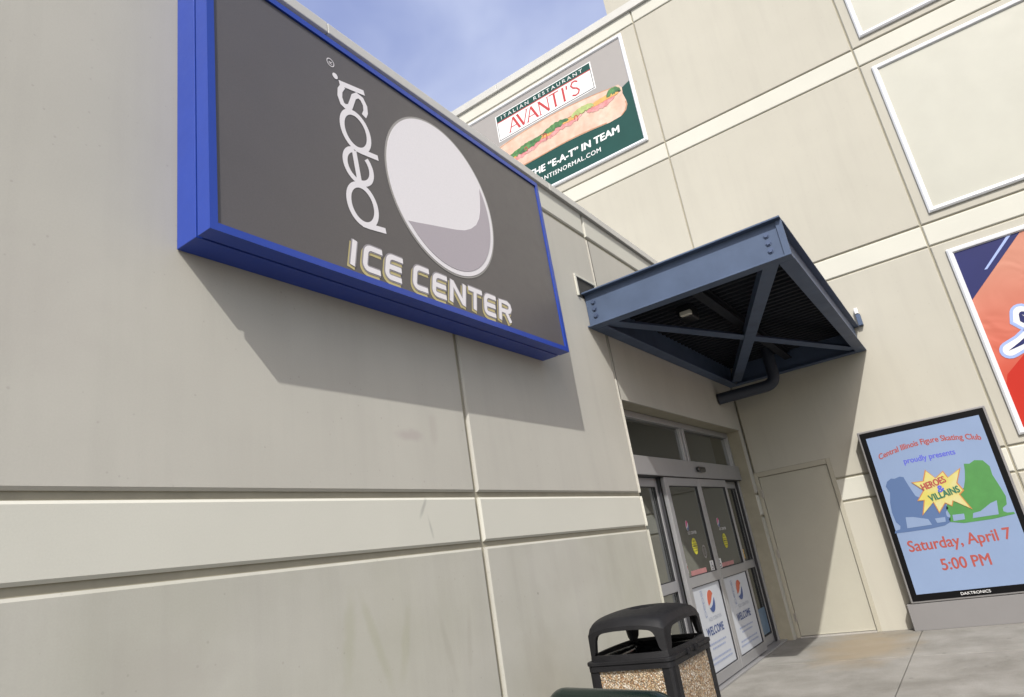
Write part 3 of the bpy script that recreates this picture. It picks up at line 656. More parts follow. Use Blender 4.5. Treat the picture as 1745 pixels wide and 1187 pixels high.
# vertical word, reading upwards
mb = MB(); 
H0 = -7.512; 
def vword(w_, d, m):
    strokes = []
    def pp(z): return [([(z + .012, -.062), (z - .006, .075), (z - .008, .12)], False), (arc(z + .118, .103, .124, .103, 0, 360, 40)[:-1], True)]
    strokes += pp(3.352)
    e = 3.606
    strokes += [([(e + .02, .112), (e + .208, .132)], False), (arc(e + .112, .108, .105, .100, 14, 318, 34), False)]
    strokes += pp(3.842)
    s0 = 4.090
    strokes += [([(s0 + .150, .172), (s0 + .118, .199), (s0 + .072, .205), (s0 + .028, .190), (s0 + .013, .160), (s0 + .030, .130), (s0 + .072, .112), (s0 + .118, .093), (s0 + .142, .062), (s0 + .130, .026), (s0 + .09, .004), (s0 + .045, .004), (s0 + .008, .022)], False)]
    strokes += [([(4.290, -.0), (4.246, .20)], False)]
    strokes = [([(z - (.14 * (y - .1) if s0 - .01 < z < 4.2355 and len(p_) == 13 else 0), y) for z, y in p_], c_) for p_, c_ in strokes]
    for pts, cl in strokes:
        if not cl and len(pts) > 3: pass
        draw_stroke(mb, SF, [(H0 - y, z) for z, y in pts], w_, d, m, cl)
    draw_poly(mb, SF, arc(H0 - .228, 4.277, .020, .020, 0, 360, 20)[:-1], d, m, .0005)
vword(.036, .002, 0)
draw_stroke(mb, SF, arc(-7.768, 4.356, .026, .026, 0, 360, 24)[:-1], .005, .002, 0, True)
draw_text(mb, SF, 'R', -7.756, 4.346, .02, .024, .002, 0, rot90=True)
mb.build('wordmark', [LOGO_W], face_o)
# ICE CENTER
def rr_c(x, w_, h, r=.035):     # rounded C
    return [(x + w_, h)] + [(x + r + r * math.cos(R(a)), h - r + r * math.sin(R(a))) for a in range(90, 181, 15)] + [(x + r + r * math.cos(R(a)), r + r * math.sin(R(a))) for a in range(180, 271, 15)] + [(x + w_, 0)]
def ice_letters():
    o = []; h = .135; W_ = .118
    def E_(x): return [rr_c(x, W_, h), [(x, h / 2), (x + W_ * .95, h / 2)]]
    o += [[(.0, -.012), (.0, h + .012)]]
    o += [rr_c(.085, W_, h)]; o += E_(.25)
    o += [rr_c(.475, W_, h)]; o += E_(.645)
    o += [[(.81, -.012), (.81, h + .012)], [(.812, h), (.933, 0)], [(.935, -.012), (.935, h + .012)]]
    o += [[(.975, h), (1.125, h)], [(1.05, h), (1.05, -.012)]]
    o += E_(1.165)
    o += [[(1.335, -.012), (1.335, h), (1.42, h), (1.445, h - .012), (1.455, h - .035), (1.445, h - .058), (1.42, h - .068), (1.335, h - .068)], [(1.40, h - .068), (1.46, -.012)]]
    return o
def ice(mb, dx, dz, w_, d, m, part):
    for st in ice_letters():
        if (min(p[0] for p in st) > .42) != part: continue
        q = [(-7.735 + x * 1.005 + .21 * z + dx, 3.070 + z + dz) for x, z in st]; draw_stroke(mb, SF, q, w_, d, m)
for part in (False, True):
    mb = MB(); ice(mb, -.010, -.017, .052, .001, 0, part); ice(mb, 0, 0, .050, .0025, 1, part); ice(mb, 0, 0, .032, .004, 2, part)
    mb.build('lettering', [YEL, GRO, LOGO_W], face_o)

# ================================================================ BANNERS ON THE TALL WALL
def banner_frame(parent, y0, y1, z0, z1, tk=.07, dp=.045, m=WFRM):
    mb = MB(); prof = [(0, 0), (0, -dp * .6), (tk * .35, -dp), (tk * .8, -dp * .85), (tk, -dp * .35), (tk, 0)]
    rows = [[(x - .001, y0 - i, z0 + i), (x - .001, y1 + i, z0 + i), (x - .001, y1 + i, z1 - i), (x - .001, y0 - i, z1 - i)] for i, x in prof]
    mb.grid(rows + [rows[0]], 0, False, True); return mb.build('frame', m, parent, bevel=.003)
# sandwich advert
av = thing('billboard', (0, 2.1, 8.03), 'grey and green billboard with a long sandwich high on the tall wall', 'billboard')
banner_frame(av, 3.87, .25, 8.03, 10.36)
mb = MB(); mb.box((-.012, 3.81, 8.09), (-.002, .31, 10.30)); po = mb.build('poster', AVBG, av)
BF = Flat('x', -.012)
mb = MB(); draw_poly(mb, BF, [(.312, 9.34), (.49, 9.27), (.9, 9.1), (3.808, 8.62), (3.808, 8.092), (.312, 8.092)], .001, 0)
mb.build('green_field', AVGR, po)
mb = MB()
draw_poly(mb, BF, [(3.17, 9.55), (.945, 9.55), (.945, 10.16), (3.17, 10.16)], .001, 0)
draw_poly(mb, BF, [(3.145, 9.572), (.970, 9.572), (.970, 10.14), (3.145, 10.14)], .003, 1)
draw_poly(mb, BF, [(3.133, 9.584), (.982, 9.584), (.982, 9.985), (3.133, 9.985)], .005, 0)
draw_poly(mb, BF, [(3.143, 9.995), (.972, 9.995), (.972, 10.138), (3.143, 10.138)], .005, 2)
draw_poly(mb, BF, [(3.143, 9.978), (.972, 9.978), (.972, 9.997), (3.143, 9.997)], .007, 3)
draw_text(mb, BF, 'ITALIAN RESTAURANT', 3.03, 10.03, 1.90, .075, .008, 0, spacing=1.5)
def thin_letters():
    o = []; h = .30
    def A_(x): return [([(x, 0), (x + .115, h)], .016), ([(x + .115, h), (x + .235, 0)], .030), ([(x + .05, h * .33), (x + .185, h * .33)], .012)]
    o += A_(.0)
    o += [([(.22, h), (.335, 0)], .030), ([(.335, 0), (.45, h)], .014)]
    o += A_(.43)
    o += [([(.73, 0), (.73, h)], .014), ([(.73, h), (.93, 0)], .030), ([(.93, 0), (.93, h)], .014)]
    o += [([(.97, h), (1.19, h)], .016), ([(1.08, h), (1.08, 0)], .028)]
    o += [([(1.28, 0), (1.28, h)], .028), ([(1.37, h), (1.36, h - .08)], .022)]
    o += [([(1.61, h - .04), (1.56, h), (1.50, h), (1.46, h - .06), (1.49, h - .12), (1.57, h - .17), (1.61, h - .23), (1.58, .01), (1.52, -.005), (1.45, .03)], .020)]
    for x in (.0, .235, .43, .665, .73, 1.08, 1.28): o.append(([(x - .03, 0), (x + .03, 0)], .008))
    for x in (.22, .45, .73, .93, 1.28): o.append(([(x - .03, h), (x + .03, h)], .008))
    return o
for pts, w_ in thin_letters(): draw_stroke(mb, BF, [(2.88 - x * 1.0, 9.635 + z) for x, z in pts], w_ * 1.6, .0075, 3)
mb.build('logo_plate', [WHITE, BLKP, AVGR, REDP], po)
def wavy(y0, y1, zf, n=40): return [(y0 + (y1 - y0) * i / n, zf(i / n)) for i in range(n + 1)]
mb = MB()
rnd = random.Random(3)
def mid(t): return 9.02 + .10 * math.sin(2.6 * t) + .12 * t          # filling line, t 0 left .. 1 right
YL, YR = 3.45, .50
bot = wavy(YL, YR, lambda t: mid(t) + .02) + [(.455, 8.99), (.45, 8.90), (.50, 8.80), (.62, 8.735), (.85, 8.725)] + wavy(.9, YL, lambda t: 8.73 + .10 * t + .03 * math.sin(6 * t), 20)
draw_poly(mb, BF, bot, .003, 0)
top = [(3.5, 9.28)] + wavy(3.4, .62, lambda t: 9.41 + .12 * math.sin(math.pi * min(1, t * 1.02)) ** .8 - .03 * t, 24) + [(.53, 9.37), (.475, 9.27), (.485, 9.17), (.55, 9.12)] + wavy(.6, 3.5, lambda t: mid(1 - t) + .0 - .02 * math.sin(9 * t), 30)
draw_poly(mb, BF, top, .005, 1)
CRU = mat('print_crust', (.36, .19, .11), .5, var=.15, vscale=12); SHD = mat('print_filling_dark', (.07, .05, .03), .5)
draw_stroke(mb, BF, wavy(3.3, .52, lambda t: mid((YL - (3.3 - 2.78 * t)) / (YL - YR)) + .045), .05, .0072, 8)
draw_stroke(mb, BF, [(.60, 8.745), (.52, 8.80), (.465, 8.90), (.47, 8.98)], .022, .0068, 7)
draw_stroke(mb, BF, wavy(.9, 3.3, lambda t: 8.745 + .10 * t + .03 * math.sin(6 * t), 20), .022, .0068, 7)
draw_stroke(mb, BF, wavy(3.3, .62, lambda t: 9.40 + .12 * math.sin(math.pi * min(1, t * 1.02)) ** .8 - .03 * t, 24), .020, .0068, 7)
def blob(ya, yb, lo, hi, m, d, amp=.02, fr_=9, sd=0):
    r2 = random.Random(sd); n = 18; up_ = []; dn_ = []
    for i in range(n + 1):
        t = i / n; y = ya + (yb - ya) * t; T = (YL - y) / (YL - YR); e = math.sin(math.pi * t) ** .4
        up_.append((y, mid(T) + .02 + (hi - .02) * e + r2.uniform(-.4, .4) * amp * e)); dn_.append((y, mid(T) + .02 - (.02 - lo) * e + r2.uniform(-1, 1) * amp * e))
    draw_poly(mb, BF, up_ + dn_[::-1], d, m, .0005)
for k, (ya, yb, lo, hi) in enumerate(((3.1, 2.1, -.15, .02), (2.35, 1.75, -.12, .03), (1.95, 1.30, -.10, .04), (1.25, .62, -.12, .03))): blob(ya, yb, lo, hi, 2, .0075 + .0006 * k, .02, sd=k)
for k, (ya, yb, lo, hi) in enumerate(((3.25, 2.75, -.07, .02), (2.3, 1.9, -.05, .05), (1.75, 1.35, -.03, .06), (1.15, .55, -.01, .09))): blob(ya, yb, lo, hi, 4, .0105 + .0006 * k, .012, sd=10 + k)
for k, (ya, yb, lo, hi) in enumerate(((3.0, 2.2, -.06, .09), (2.2, 1.6, .0, .12), (.80, .50, .04, .17))): blob(ya, yb, lo, hi, 3, .0135 + .0006 * k, .03, sd=20 + k)
blob(1.55, 1.05, .0, .13, 5, .0155, .02, sd=31)
for p in ((2.15, .07), (1.45, .06), (2.6, .05)):
    draw_stroke(mb, BF, arc(p[0], mid((YL - p[0]) / (YL - YR)) - .04, p[1] * .6, p[1], 0, 250, 14), .014, .0165, 6)
mb.build('sandwich_print', [BUN, BUN, HAM, LET, CHE, LET2, REDP, CRU, SHD], po)
mb = MB()
draw_text(mb, BF, 'THE \u201cE-A-T\u201d IN TEAM', 2.64, 8.455, 1.94, .135, .003, 0, bold=.09, shear=.12)
mb.build('slogan', WHITE, po)
mb = MB()
draw_text(mb, BF, 'AVANTISNORMAL.COM', 2.62, 8.265, 1.50, .085, .003, 0, bold=.04, shear=.12, spacing=1.12)
mb.build('web_address', WHITE, po)
# empty banner frames (cream wall showing inside)
ebf = thing('blank_banner', (0, -4.9, 5.04), 'blank grey beige banner in a white frame directly above the red banner', 'banner', 'blank banners on the tall wall')
banner_frame(ebf, -3.125, -6.75, 5.035, 7.435)
BLANK = mat('blank_vinyl', (.355, .35, .30), .55, var=.04, vscale=1.3, bump=.1, bscale=3)
mb = MB(); mb.box((-.012, -3.19, 5.10), (-.002, -6.69, 7.37)); mb.build('poster', BLANK, ebf)
e2 = dup(ebf, (0, -4.9, 7.975), label='blank grey beige banner in a white frame at the very top right')
# red banner
rb = thing('banner', (0, -4.9, 2.03), 'red and navy banner in a white frame right of the digital display', 'banner')
banner_frame(rb, -3.14, -6.75, 2.015, 4.475)
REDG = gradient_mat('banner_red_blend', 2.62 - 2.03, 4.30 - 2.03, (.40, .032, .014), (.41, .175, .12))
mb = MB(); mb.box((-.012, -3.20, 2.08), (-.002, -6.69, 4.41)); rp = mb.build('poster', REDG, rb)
mb = MB(); BF = Flat('x', -.012)
draw_poly(mb, BF, [(-3.203, 4.408), (-3.203, 3.74), (-3.935, 4.408)], .001, 0)
draw_poly(mb, BF, [(-3.447, 4.075), (-3.478, 4.072), (-3.84, 4.408), (-3.795, 4.408)], .003, 1)
mb.build('corner_stripe', [NAVY, LBL], rp)
mb = MB()
draw_poly(mb, BF, [(-3.203, 2.60), (-3.26, 2.74), (-3.7, 3.10), (-4.4, 3.5), (-6.68, 3.7), (-6.68, 2.085), (-3.203, 2.085)], .001, 0)
mb.build('lower_field', mat('print_deep_red', (.36, .02, .011), .55, spec=.15), rp)
def loops(grow):
    # wing-like emblem: an upper lobe and a lower pointed lobe meeting at a notch
    base = [(-3.33, 3.03), (-3.40, 3.08), (-3.52, 3.17), (-3.60, 3.25), (-3.575, 3.32), (-3.56, 3.40), (-3.575, 3.455), (-3.63, 3.475), (-3.72, 3.44), (-3.84, 3.34), (-4.0, 3.22), (-4.3, 3.15), (-4.6, 3.3), (-4.75, 3.1), (-4.6, 2.9), (-4.3, 2.85), (-4.0, 2.95), (-3.85, 3.06), (-3.70, 3.15), (-3.55, 3.10), (-3.42, 3.04)]
    cx_ = sum(p[0] for p in base) / len(base); n = len(base); o = []
    area = sum(base[i][0] * base[(i + 1) % n][1] - base[(i + 1) % n][0] * base[i][1] for i in range(n)); sg_ = 1 if area > 0 else -1
    for i in range(n):
        a, b = base[i - 1], base[(i + 1) % n]; dx, dy = b[0] - a[0], b[1] - a[1]; l = math.hypot(dx, dy)
        o.append((base[i][0] + sg_ * dy / l * grow, base[i][1] - sg_ * dx / l * grow))
    return o
mb = MB()
def fat(pts, w_, d, m):
    draw_stroke(mb, BF, pts, w_, d, m)
    for i, p in enumerate(pts): draw_poly(mb, BF, arc(p[0], p[1], w_ / 2, w_ / 2, 0, 360, 16)[:-1], d + .00125 + .00006 * i, m, .0001)
lobeA = [(-3.62, 3.43), (-3.60, 3.36), (-3.66, 3.27), (-3.76, 3.20), (-4.0, 3.1), (-4.3, 3.05)]; lobeB = [(-3.38, 3.02), (-3.52, 3.07), (-3.68, 3.17), (-3.85, 3.22), (-4.1, 3.2)]
for w_, d, m in ((.22, .003, 0), (.15, .005, 1)):
    fat(lobeA, w_, d, m); fat(lobeB, w_, d, m)
fat([(-3.63, 3.40), (-3.62, 3.34), (-3.68, 3.26), (-3.78, 3.17), (-4.05, 3.06)], .075, .007, 2)
draw_poly(mb, BF, [(-3.355, 3.01), (-3.50, 3.085), (-3.68, 3.195), (-3.9, 3.25), (-3.9, 3.18), (-3.68, 3.13), (-3.52, 3.045)], .0075, 2)
draw_poly(mb, BF, [(-3.62, 3.40), (-3.66, 3.34), (-3.74, 3.25), (-3.70, 3.33)], .0085, 1)
mb.build('emblem', [LBL, WHITE, NAVY], rp)

# ================================================================ DIGITAL DISPLAY
dp = thing('digital_display', (-.1, -2.2, 0), 'black bezelled digital poster display showing two skates, beside the service door', 'display')
mb = MB(); mb.box((-.2, -2.915, .305), (-.003, -1.478, 2.425)); mb.build('cabinet', CABD, dp, bevel=.012)
mb = MB(); mb.box((-.205, -2.89, .33), (-.2005, -1.503, 2.40)); bz = mb.build('bezel', BEZ, dp)
mb = MB(); mb.box((-.207, -2.825, .405), (-.2055, -1.565, 2.325)); sc_o = mb.build('screen', SCR, dp)
KF = Flat('x', -.207)
mb = MB(); mb.box((-.19, -2.905, .0), (-.02, -1.425, .300)); mb.build('base', CABD, dp, bevel=.004)
mb = MB(); draw_text(mb, Flat('x', -.205), 'DAKTRONICS', -2.02, .352, .30, .030, .001, 0, bold=.02); mb.build('maker_name', LETG, bz)
for args, m_ in ((('Central Illinois Figure Skating Club', -1.645, 2.035, 1.12, .066, .001, 0, .055, 1, 0, 0, .085), DSTX), (('Saturday, April 7', -1.645, .895, 1.06, .125, .001, 0, .04), DSTX),
                 (('5:00 PM', -1.925, .645, .50, .125, .001, 0, .04), DSTX), (('proudly presents', -1.90, 1.93, .56, .066, .001, 0, .055), DSBL)):
    mb = MB(); draw_text(mb, KF, *args); mb.build('screen_text', m_, sc_o)
mb = MB()
bs = [(-1.548, 1.132), (-1.70, 1.128), (-1.95, 1.128), (-2.10, 1.14), (-2.165, 1.17), (-2.18, 1.215), (-2.15, 1.24), (-2.155, 1.29), (-2.195, 1.33), (-2.17, 1.40), (-2.05, 1.46), (-1.95, 1.49), (-1.90, 1.53), (-1.88, 1.60), (-1.855, 1.70), (-1.84, 1.775), (-1.80, 1.79), (-1.74, 1.775), (-1.70, 1.785), (-1.645, 1.755), (-1.615, 1.70), (-1.64, 1.62), (-1.605, 1.50), (-1.59, 1.38), (-1.60, 1.26), (-1.635, 1.21), (-1.62, 1.17), (-1.56, 1.16)]
draw_poly(mb, KF, bs, .001, 0)
gs = [(-2.165, 1.17), (-2.16, 1.20), (-2.19, 1.24), (-2.17, 1.33), (-2.22, 1.42), (-2.33, 1.47), (-2.42, 1.53), (-2.46, 1.62), (-2.49, 1.72), (-2.505, 1.80), (-2.56, 1.79), (-2.62, 1.82), (-2.70, 1.80), (-2.745, 1.72), (-2.74, 1.62), (-2.765, 1.50), (-2.79, 1.36), (-2.77, 1.27), (-2.72, 1.24), (-2.715, 1.20), (-2.745, 1.18), (-2.81, 1.175), (-2.812, 1.155), (-2.60, 1.135), (-2.30, 1.135)]
draw_poly(mb, KF, gs, .001, 1)
# light openings between sole and blade
draw_poly(mb, KF, [(-1.70, 1.17), (-1.72, 1.30), (-1.80, 1.29), (-1.95, 1.24), (-1.97, 1.17)], .003, 2)
draw_poly(mb, KF, [(-2.03, 1.18), (-2.12, 1.18), (-2.13, 1.235), (-2.02, 1.235)], .003, 2)
draw_poly(mb, KF, [(-2.20, 1.175), (-2.32, 1.175), (-2.33, 1.24), (-2.21, 1.245)], .003, 2)
draw_poly(mb, KF, [(-2.40, 1.175), (-2.66, 1.175), (-2.69, 1.33), (-2.62, 1.31), (-2.50, 1.24), (-2.42, 1.23)], .003, 2)
mb.build('skate_pictures', [SKB, SKG, SCR], sc_o)
mb = MB()
b_o = [(-1.903, 1.696), (-2.03, 1.69), (-2.091, 1.817), (-2.17, 1.70), (-2.272, 1.765), (-2.30, 1.68), (-2.459, 1.765), (-2.375, 1.60), (-2.415, 1.50), (-2.36, 1.46), (-2.43, 1.27), (-2.27, 1.40), (-2.24, 1.34), (-2.18, 1.39), (-2.085, 1.284), (-2.06, 1.42), (-1.903, 1.289), (-1.97, 1.46), (-1.90, 1.465), (-2.0, 1.58)]
cxb = -2.17; czb = 1.545
draw_poly(mb, KF, b_o, .005, 1); draw_poly(mb, KF, [(cxb + (a - cxb) * .93, czb + (b - czb) * .93) for a, b in b_o], .007, 0)
draw_text(mb, KF, 'HEROES', -2.005, 1.575, .27, .075, .009, 2, bold=.09, rot=12)
draw_text(mb, KF, '&', -2.155, 1.525, .07, .075, .012, 3, bold=.09, rot=5)
draw_text(mb, KF, 'VILLAINS', -2.04, 1.435, .34, .075, .014, 4, bold=.05, rot=10)
mb.build('starburst', [BURST, BRED, DSTX, DSBL, DGRN], sc_o)

# ================================================================ CANOPY
CX0, CYF, CZ0, CZ1 = -4.515, -1.895, 3.485, 3.845
can = thing('entrance_canopy', (-2.25, -.95, 3.48), 'dark blue steel canopy with X bracing and ribbed deck over the entrance', 'canopy')
tf = .016; tw = .012
def beam_y(x_out, inward, y0, y1, m=0):     # I section running along y, flange outer edge at x_out
    mb = MB(); s = inward; fw_ = .13; xw = x_out + s * fw_ * .5
    for z0, z1 in ((CZ0, CZ0 + tf), (CZ1 - tf, CZ1)): mb.box((x_out, y0, z0), (x_out + s * fw_, y1, z1))
    mb.box((xw - tw / 2, y0, CZ0 + tf), (xw + tw / 2, y1, CZ1 - tf)); return mb
def beam_x(y_out, inward, x0, x1):
    mb = MB(); s = inward; fw_ = .13; yw = y_out + s * fw_ * .5
    for z0, z1 in ((CZ0, CZ0 + tf), (CZ1 - tf, CZ1)): mb.box((x0, y_out, z0), (x1, y_out + s * fw_, z1))
    mb.box((x0, yw - tw / 2, CZ0 + tf), (x1, yw + tw / 2, CZ1 - tf)); return mb
lb = beam_y(CX0, 1, CYF + .003, -.004).build('side_beam', CANB, can, bevel=.003)
fb = MB()
s_ = 1; yw = CYF + .065
for z0, z1 in ((CZ0, CZ0 + tf), (CZ1 - tf, CZ1)): fb.box((CX0 + .132, CYF, z0 + .001), (-.004, CYF + .13, z1 - .001))
fb.box((CX0 + .075, yw - tw / 2, CZ0 + tf + .001), (-.004, yw + tw / 2, CZ1 - tf - .001))
fb.build('front_beam', CANB, can, bevel=.003)
beam_y(-.006, -1, CYF + .135, -.14).build('side_beam', CANB, can, bevel=.003)
beam_x(-.006, -1, CX0 + .135, -.008).build('back_beam', CANB, can, bevel=.003)
mb = MB(); ym = -.93
mb.box((CX0 + .14, ym - .05, 3.64), (-.14, ym + .05, 3.652)); mb.box((CX0 + .14, ym - .006, 3.652), (-.14, ym + .006, 3.735)); mb.box((CX0 + .14, ym - .05, 3.735), (-.14, ym + .05, 3.747))
mb.build('middle_beam', DECK, can)
def brace(a, b, w_, z0, z1):
    a = Vector((*a, 0)); b = Vector((*b, 0)); d = (b - a).normalized(); n = Vector((-d.y, d.x, 0)) * w_ / 2; mb = MB()
    mb.extrude([(*(p.xy), 0) for p in (a - n, b - n, b + n, a + n)], (0, 0, z0), (0, 0, z1))
    q = n.normalized() * .01
    mb.extrude([(*(p.xy), 0) for p in (a + n - q, b + n - q, b + n, a + n)], (0, 0, z1), (0, 0, z1 + w_ * .6))
    return mb
brace((-4.36, -1.70), (-.22, -.17), .13, 3.503, 3.511).build('brace', CANB, can)
brace((-4.36, -.15), (-.16, -1.76), .12, 3.514, 3.522).build('brace', CANB, can)
# ribbed deck, ribs along y
rows = []; n = int((4.36) / .0375); zz = [3.765, 3.765, 3.80, 3.80]; prof = []
x = CX0 + .06; k = 0
while x < -.03: 
    prof.append((x, (3.762, 3.762, 3.806, 3.806)[k % 4])); x += (.045, .018, .045, .018)[k % 4]; k += 1
mb = MB()
mb.grid([[(x, y, z) for x, z in prof] for y in (CYF + .07, -.012)], 0, False)
mb.grid([[(x, y, z + .012) for x, z in prof] for y in (CYF + .07, -.012)], 0, False)
mb.build('ribbed_deck', DECK, can)
# end plate at the outer corner + bolts
mb = MB(); mb.box((CX0 + .045, CYF + .004, CZ0 + .02), (CX0 + .058, CYF + .055, CZ1 - .02)); mb.build('corner_plate', CANB, can)
def bolt_mesh():
    mb = MB(); c = [( math.cos(t), math.sin(t)) for t in (2 * math.pi * k / 6 for k in range(6))]
    mb.extrude([(0, a * .019, b * .019) for a, b in c], (-.014, 0, 0), (0, 0, 0)); mb.tube([(-.004, 0, 0), (.0, 0, 0)], .026, 16); return mb
first = None
for yy in (-.085, -1.745):
    for zz_ in (3.735, 3.665, 3.595):
        if first is None: first = bolt_mesh().build('bolt', BOLT, lb, local=True); o = first
        else: o = first.copy(); COL.objects.link(o); o.parent = lb
        o.location = Vector((CX0 + .065 - tw / 2 - .001, yy, zz_)) - origin(lb)
# drain pipe
mb = MB(); pth = [(-.80, -.002, 3.215), (-.63, -.60, 3.25)]
c0, c1, c2 = Vector((-.63, -.60, 3.25)), Vector((-.60, -.76, 3.255)), Vector((-.60, -.76, 3.40))
for k in range(1, 9):
    t = k / 9; pth.append(tuple(c0 * (1 - t) ** 2 + c1 * 2 * t * (1 - t) + c2 * t * t))
pth.append((-.60, -.76, 3.76))
mb.tube(pth, .078, 24)
dpn = mb.build('drain_pipe', PIPE); tag(dpn, 'dark blue elbowed drain pipe running from under the canopy into the wall', 'pipe')
# light under the canopy
lt = thing('canopy_light', (-3.35, -.62, 3.6), 'small light fitting with a pale lens fixed under the canopy deck', 'light')
mb = MB(); mb.box((-3.44, -.70, 3.62), (-3.22, -.54, 3.76)); mb.build('housing', FIXM, lt, bevel=.015)
mb = MB(); mb.box((-3.50, -.70, 3.63), (-3.4425, -.58, 3.68)); mb.build('lens', LENS, lt, bevel=.01)
# wall pocket behind the left beam and small box at the other end
vp = thing('wall_pocket', (-4.3, 0, 3.86), 'framed slot in the wall just above the canopy beam', 'vent')
mb = MB(); mb.box((-4.60, -.02, 4.005), (-4.16, -.002, 4.03)); mb.box((-4.60, -.02, 3.80), (-4.575, -.002, 4.005)); mb.box((-4.185, -.02, 3.86), (-4.16, -.002, 4.005)); mb.build('frame', PAINTB, vp, bevel=.002)
mb = MB(); mb.box((-4.574, -.004, 3.80), (-4.186, -.001, 4.004)); mb.build('opening', POCKET_SHADE, vp)  # flat dark plate: the shade inside the slot put in as colour
jb = thing('junction_box', (0, -1.93, 3.8), 'little pale box on the tall wall at the end of the canopy beam', 'box')
mb = MB(); mb.box((-.07, -1.95, 4.0), (-.002, -1.905, 4.08)); mb.build('box_body', WFRM, jb, bevel=.006)
mb = MB(); mb.box((-.07, -1.96, 3.83), (-.002, -1.905, 3.988)); mb.build('bracket', CANB, jb, bevel=.004)

# ================================================================ LITTER BIN
BW, BR, BZ = .64, 0., .865
bc = Vector((-6.44, -.985)); d2 = Vector((math.cos(BR), math.sin(BR))); d1 = Vector((-d2.y, d2.x)); bctr = bc + Vector((.315, .26))
tb = thing('litter_bin', (bctr.x, bctr.y, 0), 'square litter bin with pebble panels and arched black plastic lid by the wall', 'litter bin', rotz=BR)
hw = BW / 2; tb.scale = (.985, .81, 1)
def rsq(a, r, n=6):       # rounded square outline
    o = []
    for k, (sx, sy) in enumerate(((1, 1), (-1, 1), (-1, -1), (1, -1))):
        for i in range(n + 1):
            t = R(90 * k + 90 * i / n); o.append((sx * (a - r) + r * math.cos(t), sy * (a - r) + r * math.sin(t)))
    return o
# body frame: plinth, corner posts, collar
mb = MB()
def ring(mb, a, r, z0, z1, a2=None, th=.02):
    a2 = a2 or a; rows = [[(x, y, z0) for x, y in rsq(a, r)], [(x, y, z1) for x, y in rsq(a2, r)], [(x, y, z1) for x, y in rsq(a2 - th, r * .7)], [(x, y, z0) for x, y in rsq(a - th, r * .7)]]
    mb.grid(rows + [rows[0]], 0, False, True)
ring(mb, hw - .01, .05, 0, .09); mb.build('plinth', PLAS, tb, local=True)
mb = MB(); ring(mb, hw + .0, .05, BZ - .034, BZ - .004, th=.05); mb.build('collar', PLAS, tb, local=True, bevel=.004)
post0 = None
for k in range(4):
    mb = MB(); a = hw - .008
    mb.extrude([(a - .08, a, 0), (a - .03, a, 0), (a - .008, a - .008, 0), (a, a - .03, 0), (a, a - .08, 0), (a - .03, a - .08, 0), (a - .03, a - .03, 0), (a - .08, a - .03, 0)], (0, 0, .09), (0, 0, BZ - .034))
    if post0 is None: post0 = mb.build('post', PLAS, tb, local=True, bevel=.004); o = post0
    else: o = post0.copy(); COL.objects.link(o); o.parent = tb; o.rotation_euler = (0, 0, k * math.pi / 2)
pan0 = None
for k in range(4):
    if pan0 is None:
        mb = MB(); mb.box((-(hw - .08), -(hw - .016), .09), (hw - .08, -(hw - .036), BZ - .035)); pan0 = mb.build('pebble_panel', PEB, tb, local=True)
    else: o = pan0.copy(); COL.objects.link(o); o.parent = tb; o.rotation_euler = (0, 0, k * math.pi / 2)
# lid: rounded-square hood with an arched opening in each side
lid = MB(); ZS, ZT = 1.035, 1.135; NA = 14; LW = hw - .002
def roofz(u, v):
    return ZS + .012 + .036 * (1 - abs(u) ** 2.4) + .036 * (1 - abs(v) ** 2.4) - .040 * max(0, 1 - (u * u + v * v) / .10)
def rr_map(u, v, a):      # square -> rounded square
    k = 1 - .10 * (u * u) * (v * v) ; return a * u * k, a * v * k
rows = []; NG = 28
for i in range(NG + 1):
    r_ = []
    for j in range(NG + 1):
        u, v = -1 + 2 * i / NG, -1 + 2 * j / NG; x, y = rr_map(u, v, LW); m_ = max(abs(u), abs(v)); z = roofz(u, v)
        if m_ > .84: q = (m_ - .84) / .16; z -= .030 * q * q; 
        r_.append((x, y, z))
    rows.append(r_)
lid.grid(rows, 0, True); lid.grid([[(x * .97, y * .97, z - .012) for x, y, z in r_] for r_ in rows], 0, True)
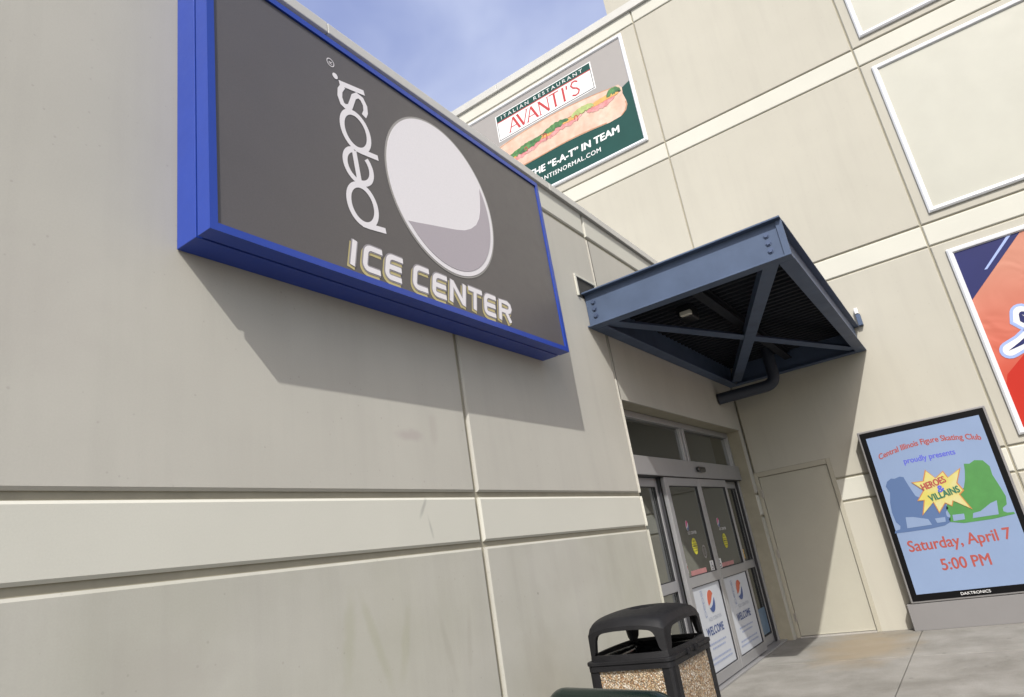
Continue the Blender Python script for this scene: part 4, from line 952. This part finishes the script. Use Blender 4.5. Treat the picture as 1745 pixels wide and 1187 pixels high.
for side in range(4):
    ca, sa = math.cos(side * math.pi / 2), math.sin(side * math.pi / 2)
    def rotp(x, y, z): return (x * ca - y * sa, x * sa + y * ca, z)
    ns = 40
    for (inset, flip) in ((0, 0), (.018, 1)):
        lo, up_, al = [], [], []
        for i in range(ns + 1):
            s = -1 + 2 * i / ns; x, y = rr_map(s, -1, LW); y += inset; x *= (1 - inset * 1.6)
            ztop = roofz(s, -1) - .030
            inside = abs(s) < .81
            t_ = min(1, abs(s) / .81)
            arch = BZ + .045 + (ztop - .022 - BZ - .045) * (1 - t_ ** 16) if inside else BZ + .045
            sill = BZ + .045
            flare = .012 * (1 - 0)
            lo.append((x, y, BZ - .002, sill)); al.append((x, y, arch, ztop))
        k = 0
        lid.grid([[rotp(a[0] * 1.02, a[1] * 1.02, a[2]) for a in lo], [rotp(a[0] * 1.005, a[1] * 1.005, a[3]) for a in lo]], 0, False)
        lid.grid([[rotp(a[0] * 1.005, a[1] * 1.005, a[2]) for a in al], [rotp(a[0], a[1], a[3]) for a in al]], 0, True)
        if inset == 0: la, aa = lo, al
        else:
            lid.grid([[rotp(a[0] * 1.005, a[1] * 1.005, a[2]) for a in aa], [rotp(a[0] * 1.005, a[1] * 1.005, a[2]) for a in al]], 0, True)
            lid.grid([[rotp(a[0] * 1.005, a[1] * 1.005, a[3]) for a in la], [rotp(a[0] * 1.005, a[1] * 1.005, a[3]) for a in lo]], 0, False)
lo_ = lid.build('lid', PLAS, tb, local=True)
mb = MB(); ring(mb, hw + .006, .05, BZ - .002, BZ + .016, th=.05); mb.build('lid_rim', PLAS, lo_, local=True, bevel=.003)
# bag liner inside
mb = MB(); rows = []
for k, (a, z) in enumerate(((hw - .03, BZ + .022), (hw - .06, BZ + .03), (hw - .09, BZ - .0), (hw - .11, BZ - .12), (.05, BZ - .15))):
    rr = random.Random(k); rows.append([(x + rr.uniform(-.008, .008), y + rr.uniform(-.008, .008), z + rr.uniform(-.01, .01)) for x, y in rsq(a, .04)])
mb.grid(rows, 0, True, True); mb.build('bag_liner', LINER, tb, local=True)
# latch tabs on the front rim
for xx in (-.10, .02):
    mb = MB(); mb.box((xx, -hw - .022, BZ - .012), (xx + .03, -hw - .004, BZ + .022)); mb.box((xx + .008, -hw - .028, BZ + .005), (xx + .022, -hw - .0225, BZ + .03))
    mb.build('latch', PLAS, tb, local=True, bevel=.003)

# ================================================================ GREEN TUBE RACK (close to the camera)
rk = MB(); A_, B_ = Vector((-7.80, -1.09, 0)), Vector((-7.97, -1.64, 0))
d = (B_ - A_).normalized(); zt = .995; r_ = .09; pth = [A_ + Vector((0, 0, 0))]
for k in range(0, 10): t = R(180 - 10 * k); pth.append(A_ + d * (r_ + r_ * math.cos(t)) + Vector((0, 0, zt - r_ + r_ * math.sin(t))))
for k in range(0, 10): t = R(90 - 10 * k); pth.append(B_ + d * (-r_ + r_ * math.cos(t)) + Vector((0, 0, zt - r_ + r_ * math.sin(t))))
pth.append(B_)
rk.tube(pth, .03, 24)
ro = rk.build('bike_rack', RACK); tag(ro, 'dark green glossy tube hoop standing in front of the litter bin', 'bike rack')
